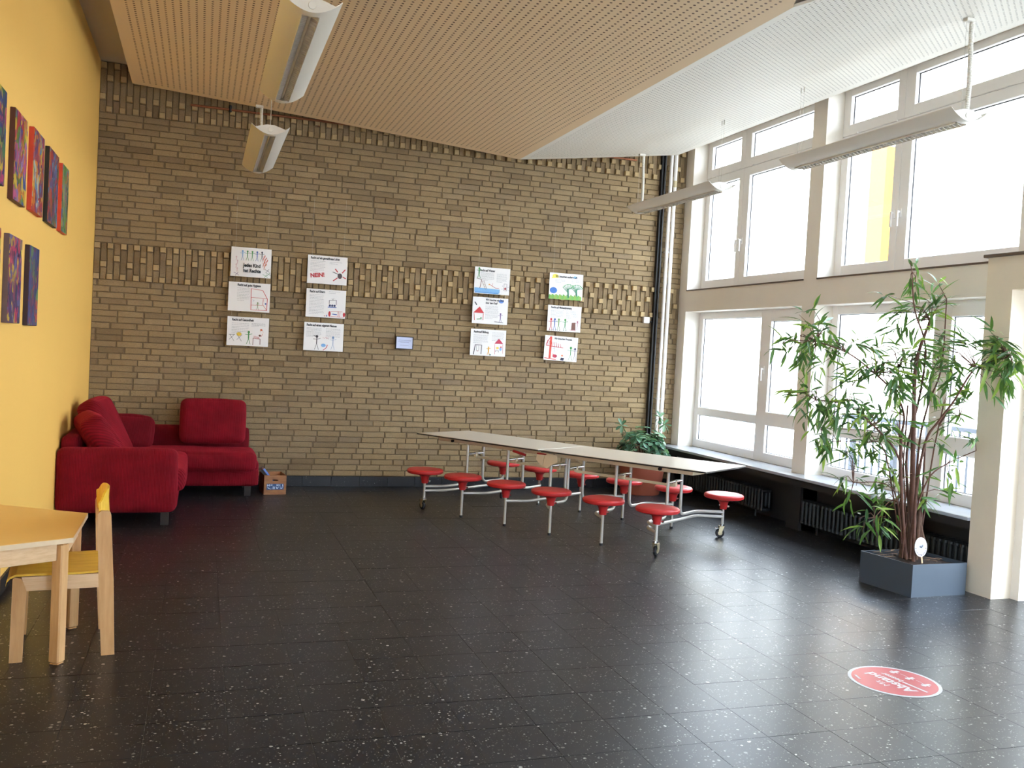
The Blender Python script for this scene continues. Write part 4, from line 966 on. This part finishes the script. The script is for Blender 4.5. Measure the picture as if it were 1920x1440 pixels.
# ================================================================= TABLE AND CHAIR AT THE LEFT EDGE
tt = thing('trapezoid_table', 'yellow-topped trapezoid school table with beech legs against the yellow wall', 'table', (1.25, -5.2, 0))
tz = .60; poly = [(1.492, -4.885), (.972, -4.585), (.972, -5.825), (1.497, -5.525)]
tp = MB().prism(poly, tz - .024, tz - .0012); obj('tabletop', tp, M['ply'], tt)
ins = [(1.4905, -4.8865), (.9735, -4.5875), (.9735, -5.8225), (1.4955, -5.524)]
obj('laminate', MB().prism(ins, tz - .0012, tz), M['tabletop'], tt)
def sq_leg(x, y, rot, name='leg'):
    T_ = Matrix.Translation((x, y, 0)) @ Matrix.Rotation(rot, 4, 'Z'); return obj(name, MB().cbox(-.027, .027, -.027, .027, 0.004, tz - .0245, .009, T=T_).cbox(-.022, .022, -.022, .022, 0, .004, .001, T=T_), M['beech'], tt)
sq_leg(1.443, -5.512, -.52); sq_leg(1.437, -4.947, .52); sq_leg(1.012, -4.66, .52); sq_leg(1.012, -5.75, -.52)
def apron(p, q):
    p, q = Vector((*p, 0)), Vector((*q, 0)); d = (q - p); T_ = Matrix.Translation(p) @ Matrix.Rotation(math.atan2(d.y, d.x), 4, 'Z')
    obj('apron', MB().cbox(0, d.length, -.011, .011, tz - .105, tz - .0245, .002, T=T_), M['beechx'], tt)
apron((1.425, -5.535), (1.02, -5.765)); apron((1.42, -4.925), (1.02, -4.68)); apron((1.45, -5.49), (1.446, -4.97)); apron((1.0, -5.72), (1.0, -4.69))

cc = thing('school_chair', 'small beech chair with yellow seat and curved yellow backrest, pushed under the table', 'chair', (1.45, -5.22, 0)); cc.rotation_euler.z = .122; cc.location.x -= .027
def chair_side(y0, y1):
    XZ = lambda yy: Matrix(((1, 0, 0, 0), (0, 0, 1, yy), (0, 1, 0, 0), (0, 0, 0, 1)))
    rear = [(1.628, 0), (1.688, 0), (1.672, .36), (1.650, .688), (1.646, .700), (1.634, .709), (1.606, .709), (1.594, .700), (1.590, .686), (1.604, .36)]
    front = [(1.232, 0), (1.288, 0), (1.296, .352), (1.272, .398), (1.246, .405), (1.236, .396)]
    rail = [(1.2955, .338), (1.6050, .338), (1.6030, .405), (1.273, .405), (1.2745, .398)]
    for nm, pl in (('leg', rear), ('leg', front), ('side_rail', rail)):
        me = MB().prism([(x, z) for x, z in pl], -(y1 - y0) / 2, (y1 - y0) / 2, XZ((y0 + y1) / 2)); obj(nm, me, M['beech'] if nm == 'leg' else M['beechx'], cc)
chair_side(-5.455, -5.430); chair_side(-5.015, -4.990)
mb = MB(); n = 12; vs = []; fs = []
pf = [(1.208, .372), (1.212, .392), (1.226, .408), (1.25, .418), (1.32, .4185), (1.42, .416), (1.52, .416), (1.60, .420), (1.618, .421)]
for j, y in enumerate((-5.452, -5.33, -5.22, -5.11, -4.993)):
    dp = (0, .004, .005, .004, 0)[j]
    for x, z in pf: vs.append((x, y, z - dp)); vs.append((x, y, z - dp - .010))
k = len(pf) * 2
for j in range(4):
    for i in range(len(pf) - 1):
        a = j * k + 2 * i; fs += [(a, a + 2, a + k + 2, a + k), (a + 1, a + k + 1, a + k + 3, a + 3)]
    fs += [(j * k, j * k + k, j * k + k + 1, j * k + 1), (j * k + k - 2, j * k + k - 1, j * k + 2 * k - 1, j * k + 2 * k - 2)]
for j in (0, 4):
    for i in range(len(pf) - 1): a = j * k + 2 * i; fs.append((a, a + 1, a + 3, a + 2))
obj('seat', mb.add(vs, fs), M['yellowstain'], cc)
mb = MB(); vs = []; fs = []; ny, nz = 16, 10; hw = .205
for j in range(ny + 1):
    s = -1 + 2 * j / ny; y = -5.2225 + s * hw
    top = .795 - .075 * max(0, abs(s) - .55) ** 2 / .2025; bot = .612 + .05 * max(0, abs(s) - .6) ** 2 / .16
    if abs(s) > .999: top, bot = .745, .655
    for i in range(nz + 1):
        z = bot + (top - bot) * i / nz; xb = 1.612 + .045 * (1 - s * s) + (.0) - (z - .6) * .08 + .03 * max(0, (z - .72) / .09) ** 2 * .3
        vs += [(xb, y, z), (xb - .0095, y, z)]
k = (nz + 1) * 2
for j in range(ny):
    for i in range(nz):
        a = j * k + 2 * i; fs += [(a, a + k, a + k + 2, a + 2), (a + 1, a + 3, a + k + 3, a + k + 1)]
    fs += [(j * k, j * k + 1, j * k + k + 1, j * k + k), (j * k + k - 2, j * k + 2 * k - 2, j * k + 2 * k - 1, j * k + k - 1)]
for j in (0, ny):
    for i in range(nz): a = j * k + 2 * i; fs.append((a, a + 2, a + 3, a + 1))
obj('backrest', mb.add(vs, fs), M['yellowstain'], cc, smooth=35)
obj('stretcher', MB().cbox(1.60, 1.625, -5.43, -5.015, .345, .40, .003), M['beech'], cc); obj('stretcher', MB().cbox(1.25, 1.275, -5.43, -5.015, .345, .395, .003), M['beech'], cc)

# ================================================================= PLANTS
def basis(d, up=Vector((0, 0, 1))):
    d = d.normalized(); s = d.cross(up)
    s = s.normalized() if s.length > 1e-4 else Vector((1, 0, 0)); u = s.cross(d); return Matrix(((d.x, s.x, u.x, 0), (d.y, s.y, u.y, 0), (d.z, s.z, u.z, 0), (0, 0, 0, 1)))
def leaf_vs(L_, w_, droop, prof):
    vs = [(0, 0, 0)]; fs = []; n = len(prof)
    for i, (t_, k_) in enumerate(prof):
        x = L_ * t_; z = -droop * t_ * t_ * L_; vs += [(x, -w_ * k_, z + .12 * w_ * k_), (x, 0, z - .10 * w_), (x, w_ * k_, z + .12 * w_ * k_)]
    vs.append((L_, 0, -droop * L_)); e = len(vs) - 1
    fs += [(0, 1, 2), (0, 2, 3)]
    for i in range(n - 1):
        a = 1 + 3 * i; fs += [(a, a + 3, a + 4, a + 1), (a + 1, a + 4, a + 5, a + 2)]
    a = 1 + 3 * (n - 1); fs += [(a, e, a + 1), (a + 1, e, a + 2)]; return vs, fs
LP = [(.12, .55), (.35, 1.0), (.6, .9), (.82, .5)]
CLUST= [[[7.039,-4.681,2.357],0.055,2],[[7.03,-4.619,2.241],0.11,7],[[7.29,-4.68,2.217],0.149,8],[[7.089,-4.538,2.1],0.149,13],[[7.264,-4.705,2.067],0.165,13],[[7.057,-4.543,1.964],0.125,13],[[6.557,-4.854,1.752],0.071,3],[[6.296,-4.531,1.852],0.188,24],[[6.336,-4.297,1.734],0.165,18],[[6.463,-4.494,1.751],0.149,16],[[6.241,-4.289,1.664],0.078,5],[[5.865,-4.576,1.72],0.039,1],[[6.714,-4.678,1.64],0.188,15],[[6.531,-4.737,1.556],0.165,12],[[6.262,-4.492,1.456],0.149,8],[[6.35,-4.51,1.342],0.18,18],[[6.326,-4.8,1.292],0.18,18],[[6.49,-4.744,1.401],0.149,14],[[6.302,-4.656,1.157],0.125,9],[[7.094,-4.567,1.736],0.18,24],[[7.202,-4.685,1.664],0.18,22],[[7.116,-4.972,1.782],0.165,18],[[7.34,-4.871,1.636],0.157,16],[[6.787,-4.882,1.497],0.18,16],[[6.815,-4.645,1.327],0.141,10],[[7.109,-5.232,1.811],0.11,8],[[7.239,-5.277,1.792],0.149,24],[[7.34,-5.34,1.659],0.125,22],[[7.337,-5.31,1.787],0.11,14],[[7.284,-5.301,1.537],0.11,8],[[7.34,-4.827,1.278],0.165,18],[[7.34,-4.945,1.374],0.11,8],[[6.597,-4.75,1.173],0.165,16],[[6.639,-4.415,1.021],0.157,11],[[6.761,-4.678,1.052],0.165,16],[[6.664,-4.576,0.919],0.133,9],[[6.792,-4.858,1.227],0.141,12],[[6.799,-4.49,0.707],0.141,8],[[6.569,-4.543,0.754],0.102,4],[[6.956,-4.525,0.835],0.141,11],[[6.946,-4.568,0.638],0.141,14],[[6.707,-4.805,0.522],0.133,14],[[6.935,-4.837,0.878],0.125,8],[[7.065,-4.975,1.129],0.125,4],[[7.175,-5.03,0.907],0.133,5],[[7.129,-5.266,1.05],0.086,4],[[7.069,-4.921,0.658],0.11,4],[[7.293,-4.837,0.683],0.086,3],[[6.475,-4.838,1.793],0.118,4],[[7.171,-4.729,1.433],0.157,12],[[6.745,-4.76,1.574],0.157,12]]
STEMS= [[0.024,[[7.063,-4.798,0.228],[7.022,-4.802,0.685],[6.963,-4.835,1.198],[7.02,-4.755,1.665],[7.19,-4.685,1.991]]],[0.011,[[6.993,-4.826,0.256],[6.857,-4.863,0.811],[6.882,-4.81,1.116],[6.981,-4.711,1.266],[6.93,-4.671,1.42],[6.697,-4.705,1.57],[6.456,-4.699,1.706],[6.278,-4.562,1.781]]],[0.012,[[7.079,-4.75,0.237],[7.013,-4.793,0.565],[7.065,-4.67,0.985],[7.18,-4.639,1.428],[7.136,-4.708,1.788],[6.976,-4.751,2.054],[6.975,-4.7,2.331]]],[0.012,[[6.988,-4.898,0.272],[6.977,-4.889,0.699],[7.004,-4.915,1.091],[7.052,-4.977,1.252],[7.102,-5.06,1.412],[7.167,-5.166,1.646],[7.287,-5.317,1.729]]],[0.01,[[7.147,-4.72,0.237],[7.219,-4.62,0.981],[7.25,-4.651,1.35],[7.243,-4.766,1.636],[7.235,-4.78,2.149]]],[0.011,[[6.964,-4.869,0.266],[6.972,-4.774,0.562],[6.847,-4.84,0.963],[6.625,-4.827,1.189],[6.491,-4.692,1.328],[6.339,-4.525,1.351]]],[0.008,[[6.995,-4.857,0.283],[6.998,-4.855,0.498],[7.017,-4.949,0.825],[7.18,-4.947,0.942],[7.34,-5.047,1.054]]],[0.006,[[7.041,-4.767,0.877],[6.893,-4.801,1.076],[6.752,-4.736,1.144],[6.61,-4.562,1.144],[6.453,-4.457,1.142]]],[0.006,[[7.047,-4.72,0.791],[6.819,-4.73,0.988],[6.742,-4.586,1.049],[6.605,-4.456,1.041]]],[0.006,[[6.977,-4.81,0.568],[6.874,-4.78,0.72],[6.66,-4.597,0.751]]],[0.006,[[7.047,-4.668,1.345],[7.027,-4.569,1.62],[6.851,-4.502,1.763]]],[0.007,[[6.936,-4.851,0.498],[6.937,-4.746,0.636],[6.716,-4.782,0.525]]],[0.007,[[7.085,-4.828,1.083],[7.191,-4.834,1.204],[7.25,-4.968,1.295]]]]

bp = thing('bamboo_palm', 'tall bamboo plant with many canes and long narrow leaves in the grey planter', 'plant', (7.07, -4.8, .17))
bz = Vector((7.07, -4.8, .17))
for r, pts in STEMS:
    P_s = [Vector(p) for p in pts]; P_s[0].z = .16; dense = [P_s[0]]
    for i in range(len(P_s) - 1):
        p0, p1, p2, p3 = P_s[max(i - 1, 0)], P_s[i], P_s[i + 1], P_s[min(i + 2, len(P_s) - 1)]
        for k_ in range(1, 6):
            t_ = k_ / 5; dense.append(.5 * ((2 * p1) + (p2 - p0) * t_ + (2 * p0 - 5 * p1 + 4 * p2 - p3) * t_ * t_ + (3 * p1 - p0 - 3 * p2 + p3) * t_ ** 3))
    if pts[0][2] > .35: dense[0] = Vector(pts[0])
    obj('cane', MB().tube(dense, [max(.003, r * (1 - .65 * i / len(dense))) for i in range(len(dense))], 8), M['bark'], bp, smooth=60)
hk = MB(); rh = random.Random(3)
for i in range(34):
    a_ = rh.uniform(0, 2 * PI); rr = rh.uniform(.01, .062); p = Vector((7.045 + rr * math.cos(a_), -4.8 + rr * math.sin(a_), .17)); h_ = rh.uniform(.22, .55)
    hk.tube([p, p + Vector((rh.uniform(-.02, .02), rh.uniform(-.02, .02), h_ * .5)), p + Vector((rh.uniform(-.04, .04), rh.uniform(-.04, .04), h_))], [rh.uniform(.018, .028), .017, .005], 7)
obj('husk', hk, M['husk'], bp, smooth=60)
rl = random.Random(9); leaves = []; twigs = MB(); allst = [Vector(p) for _, pts in STEMS for p in pts[1:]]
for (c, r, n) in CLUST:
    n = int(n * 2.2 + .5)
    c = Vector(c); near_ = min(allst, key=lambda q: (q - c).length + max(0, q.z - c.z) * .5)
    ntw = max(1, n // 5); tws = []
    for k_ in range(ntw):
        tip = c + Vector((rl.gauss(0, r * .5), rl.gauss(0, r * .45), rl.gauss(0, r * .5)))
        if tip.x > 7.30: tip.x = 7.30 - rl.uniform(0, .06)
        mid = (near_ + tip) / 2 + Vector((rl.uniform(-.03, .03), rl.uniform(-.03, .03), .04)); twigs.tube([near_, mid, tip], [.0035, .0026, .0014], 5); tws.append((mid, tip))
    for k_ in range(n):
        mid, tip = tws[k_ % ntw]; t_ = rl.uniform(.35, 1.05); p = mid.lerp(tip, t_) + Vector((rl.gauss(0, r * .16), rl.gauss(0, r * .16), rl.gauss(0, r * .16)))
        out = (tip - near_).normalized(); d = out * .7 + Vector((rl.gauss(0, .6), rl.gauss(0, .6), rl.gauss(-.2, .42)))
        L_ = rl.choice([.11, .13, .15, .17, .19]); e = p + d.normalized() * L_
        if e.x > 7.41: d.x = -abs(d.x); p.x = min(p.x, 7.38)
        leaves.append((p, d, L_))
lmesh = {}
for L_ in (.11, .13, .15, .17, .19):
    for dr in (.15, .35, .6):
        vs, fs = leaf_vs(L_ * .88, .0085 + L_ * .022, dr, LP); lmesh[(L_, dr)] = (vs, fs, MB().add(vs, fs).mesh('leaf', M['leaf']))
CAMP = Vector((2.029, -10.271, 1.5775)); leaves.sort(key=lambda l: (l[0] - CAMP).length - 2.5 * l[2]); fol = MB()
for i, (p, d, L_) in enumerate(leaves):
    dr = rl.choice((.15, .35, .6)); R_ = Matrix.Translation(p - bz) @ basis(d) @ Matrix.Rotation(rl.uniform(-.9, .9), 4, 'X')
    if i < 300: inst('leaf', lmesh[(L_, dr)][2], bp, mat=R_)
    else: vs, fs, _ = lmesh[(L_, dr)]; fol.add([R_ @ Vector(v) for v in vs], fs)
obj('twigs', twigs, M['bark'], bp, smooth=60, kind='stuff'); obj('inner_leaves', fol, M['leaf'], bp, local=True, kind='stuff')

pl = thing('square_planter', 'low slate-grey square planter in front of the radiator and cream column', 'planter', (7.07, -4.80, 0))
q = [(6.851, -5.044), (7.356, -5.022), (7.30, -4.555), (6.79, -4.571)]; cx = sum(a for a, b in q) / 4; cy = sum(b for a, b in q) / 4
qi = [(cx + (a - cx) * .975, cy + (b - cy) * .975) for a, b in q]; zt = .234; mb = MB()
vs = [(a, b, .0) for a, b in q] + [(a, b, zt) for a, b in q] + [(a, b, zt) for a, b in qi] + [(a, b, .02) for a, b in qi]
fs = [(3, 2, 1, 0)] + [f for i in range(4) for j in [(i + 1) % 4] for f in ((i, j, 4 + j, 4 + i), (4 + i, 4 + j, 8 + j, 8 + i), (8 + i, 8 + j, 12 + j, 12 + i))] + [(12, 13, 14, 15)]
obj('box', mb.add(vs, fs), M['planter'], pl)
mb = MB(); n = 14; rs = random.Random(2); vs = []; fs = []
for j in range(n + 1):
    for i in range(n + 1):
        a_, b_ = i / n, j / n; p = [(qi[0][k] * (1 - a_) + qi[1][k] * a_) * (1 - b_) + (qi[3][k] * (1 - a_) + qi[2][k] * a_) * b_ for k in (0, 1)]
        vs.append((p[0], p[1], .205 + .028 * math.sin(PI * a_) * math.sin(PI * b_) + rs.uniform(-.006, .006)))
fs = [(j * (n + 1) + i, j * (n + 1) + i + 1, (j + 1) * (n + 1) + i + 1, (j + 1) * (n + 1) + i) for j in range(n) for i in range(n)]
obj('soil', mb.add(vs, fs), M['soil'], pl, smooth=True, kind='stuff')
mb = MB()
for _ in range(26):
    x, y = rs.uniform(6.88, 7.28), rs.uniform(-4.98, -4.62); a_ = rs.uniform(0, PI); vs, fs = leaf_vs(rs.uniform(.05, .10), .008, .1, LP)
    T_ = Matrix.Translation((x, y, .238)) @ Matrix.Rotation(a_, 4, 'Z') @ Matrix.Rotation(rs.uniform(-.15, .1), 4, 'Y'); mb.add([T_ @ Vector(v) for v in vs], fs)
obj('fallen_leaves', mb, plain('dry_leaf', srgb(150, 118, 84), .8, var=.3), pl, kind='stuff')
sk = thing('plant_marker', 'white oval card on a wooden stick standing in the grey planter', 'sign', (7.03, -4.92, .2))
T_ = Matrix.Translation((7.035, -4.94, .18)) @ Matrix.Rotation(-.20, 4, 'Y')
obj('stick', MB().cbox(-.006, .006, -.0015, .0015, 0, .14, .001, T=T_), M['beechx'], sk)
XZm = Matrix(((1, 0, 0, 0), (0, 0, 1, 0), (0, 1, 0, 0), (0, 0, 0, 1)))
ov = [(.055 * math.cos(k * PI / 14), .16 + .072 * math.sin(k * PI / 14)) for k in range(28)]
obj('card', MB().prism(ov, -.0028, -.0016, T_ @ XZm), M['paper'], sk)
PM = lambda u, v: tuple(T_ @ Vector((u, -.0036, v))); mb = MB(); blob(mb, (.006, .150), .022, .034, PM, 16); obj('drawing', mb, ink((186, 194, 212)), sk)
mb = MB(); stroke(mb, [(.045 * math.cos(k * PI / 10), .16 + .060 * math.sin(k * PI / 10)) for k in range(9, 21)], .012, PM); obj('drawing', mb, ink((226, 214, 228)), sk)
mb = MB(); stroke(mb, [(-.01, .17), (.004, .155), (.018, .172)], .008, PM); obj('drawing', mb, ink((200, 206, 220)), sk)

up = thing('umbrella_plant', 'bushy blue-green umbrella plant in a large terracotta pot in the window corner', 'plant', (7.03, -.42, .36))
rl = random.Random(12); lv = []; st = MB(); b0 = Vector((7.03, -.42, .36))
for k_ in range(52):
    a_ = rl.uniform(0, 2 * PI); e = rl.uniform(.0, 1.25); R_ = rl.uniform(.20, .36); c = b0 + Vector((.90 * R_ * math.cos(a_) * math.cos(e), .72 * R_ * math.sin(a_) * math.cos(e), .06 + R_ * 1.12 * math.sin(e)))
    c.y = min(c.y, -.10); st.tube([b0 + Vector((rl.uniform(-.03, .03), rl.uniform(-.03, .03), 0)), b0.lerp(c, .55) + Vector((0, 0, .04)), c], [.006, .004, .0025], 5)
    ax = (c - b0).normalized(); Bm = basis(ax); n_ = rl.choice((6, 7, 8))
    for i in range(n_):
        g_ = 2 * PI * i / n_ + rl.uniform(-.2, .2); d = (Bm.to_3x3() @ Vector((.28, math.cos(g_), math.sin(g_)))).normalized(); d.z -= .25; lv.append((c, d, rl.choice((.085, .10, .12))))
for x, y, z in ((7.30, -.30, .90), (7.33, -.36, .82), (6.74, -.42, .80)):
    c = Vector((x, y, z)); st.tube([b0, b0.lerp(c, .5), c], [.006, .004, .0025], 5)
    for i in range(7): g_ = i * .9; lv.append((c, Vector((math.cos(g_), .4 * math.sin(g_), math.sin(g_))), .095))
OP = [(.15, .35), (.4, .8), (.65, 1.0), (.86, .75)]; me3 = {}
for L_ in (.07, .085, .095, .10, .12): vs, fs = leaf_vs(L_, L_ * .24, .2, OP); me3[L_] = (vs, fs, MB().add(vs, fs).mesh('leaf', M['leaf2']))
lv.sort(key=lambda l: (l[0] - CAMP).length); fol = MB()
for i, (p, d, L_) in enumerate(lv):
    if p.y > -.09: continue
    if (p + Vector(d).normalized() * L_).y > -.05: d = Vector((d.x, -abs(d.y), d.z))
    R_ = Matrix.Translation(p - b0) @ basis(Vector(d)) @ Matrix.Rotation(rl.uniform(-.4, .4), 4, 'X')
    if i < 290: inst('leaf', me3[L_][2], up, mat=R_)
    else: vs, fs, _ = me3[L_]; fol.add([R_ @ Vector(v) for v in vs], fs)
obj('stem', st, M['bark'], up, smooth=60)
if fol.v: obj('inner_leaves', fol, M['leaf2'], up, local=True, kind='stuff')
pt = thing('terracotta_pot', 'large terracotta pot on the floor in the window corner, behind the canteen table', 'pot', (7.03, -.42, 0)); pt.scale.z = .86
obj('pot', MB().lathe([(.215, .0), (.222, .006), (.25, .20), (.268, .40), (.270, .43), (.288, .432), (.292, .445), (.292, .49), (.286, .497), (.268, .497), (.262, .485), (.255, .45)], (7.03, -.42, 0), 40), M['terracotta'], pt, smooth=30)
obj('soil', MB().lathe([(.25, .40), (.255, .44), (.12, .455), (.0, .456)], (7.03, -.42, 0), 24), M['soil'], pt, kind='stuff')

# ================================================================= FLOOR STICKER
fs_ = thing('floor_sticker', 'round red and white distance sticker on the dark floor', 'sticker', (5.466, -6.470, .0))
def disc(r0, z, n=48): return MB().lathe([(r0, z - .0004), (r0, z)], (5.466, -6.470, 0), n)
obj('border', disc(.226, .0016), ink((206, 208, 212)), fs_); obj('field', disc(.208, .0021), plain('sticker_red', srgb(176, 36, 46), .35, var=.03), fs_)
def TS(x, y): return Matrix.Rotation(math.radians(97), 4, 'Z') @ Matrix.Translation((x, y, .0028))
W_ = ink((214, 210, 212))
text('Mit', fs_, .058, W_, TS(-.045, .072), 1.0, .0, 'lettering'); text('Abstand', fs_, .088, W_, TS(-.150, .004), 1.0, .0028, 'lettering'); text('besser', fs_, .050, W_, TS(-.02, -.050), 1.0, .0014, 'lettering')
def SP(u, v): p = TS(0, 0) @ Vector((u, v, 0)); return (p.x + 5.466, p.y - 6.470, p.z + (LIFT[0] % 30) * .00003)
mb = MB(); stroke(mb, [(-.175, -.030), (-.03, -.030)], .014, SP); stroke(mb, [(.08, .155), (.13, .135)], .012, SP)
for u in (-.10, 0, .10):
    blob(mb, (u, -.095), .016, .010, SP); stroke(mb, [(u, -.105), (u, -.135)], .020, SP); stroke(mb, [(u - .022, -.112), (u + .022, -.112)], .008, SP)
for u in (-.05, .05): stroke(mb, [(u - .018, -.12), (u + .018, -.12)], .003, SP)
obj('pictogram', mb, W_, fs_, kind='stuff')

# ================================================================= OUTSIDE
g_ = obj('courtyard_ground', MB().box(-40, 60, -50, 60, -.75, -.62), plain('pale_paving', srgb(150, 148, 144), .9, var=.05), kind='structure')
bd = thing('courtyard_building', 'bright rendered building across the courtyard with a yellow pilaster', 'building', (19.5, 8, -.62))
mb = MB(); mb.box(19, 26, -12, 34, -.62, 9.5); obj('wall', mb, plain('white_render', srgb(240, 236, 224), .8, var=.02), bd)
obj('ledge', MB().cbox(18.9, 19, -12, 34, 2.35, 2.5, .01).cbox(18.93, 19, -12, 34, 1.6, 1.66, .01), plain('grey_ledge', srgb(150, 146, 140), .8), bd)
obj('pilaster', MB().cbox(18.55, 18.998, 9.52, 10.12, 4.25, 7.42, .01), plain('yellow_render', srgb(200, 132, 40), .8, var=.03), bd)
obj('pilaster', MB().cbox(18.75, 18.998, 7.43, 7.66, 4.25, 9.3, .01), plain('pale_yellow_render', srgb(224, 200, 130), .8, var=.03), bd)
obj('downpipe', MB().tube([(18.85, 7.30, 2.5), (18.85, 7.30, 9.4)], .06, 10), plain('grey_downpipe', srgb(90, 90, 90), .5), bd)
M['rail'] = plain('dark_grey_railing_paint', srgb(52, 58, 66), .5)
rf = thing('metal_railing', 'grey metal railing outside the near window, behind the bamboo', 'railing', (11.5, .5, -.62))
mb = MB(); mb.cbox(11.47, 11.53, -2.2, 2.2, .86, .92, .005); mb.cbox(11.48, 11.52, -2.2, 2.2, -.50, -.46, .005); obj('rail', mb, M['rail'], rf)
for i in range(30):
    y = -2.15 + i * .148; wd = .035 if i % 6 == 0 else .010; obj('post' if wd > .02 else 'baluster', MB().box(11.5 - wd, 11.5 + wd, y - wd, y + wd, -.62 if wd > .02 else -.46, .86), M['rail'], rf)
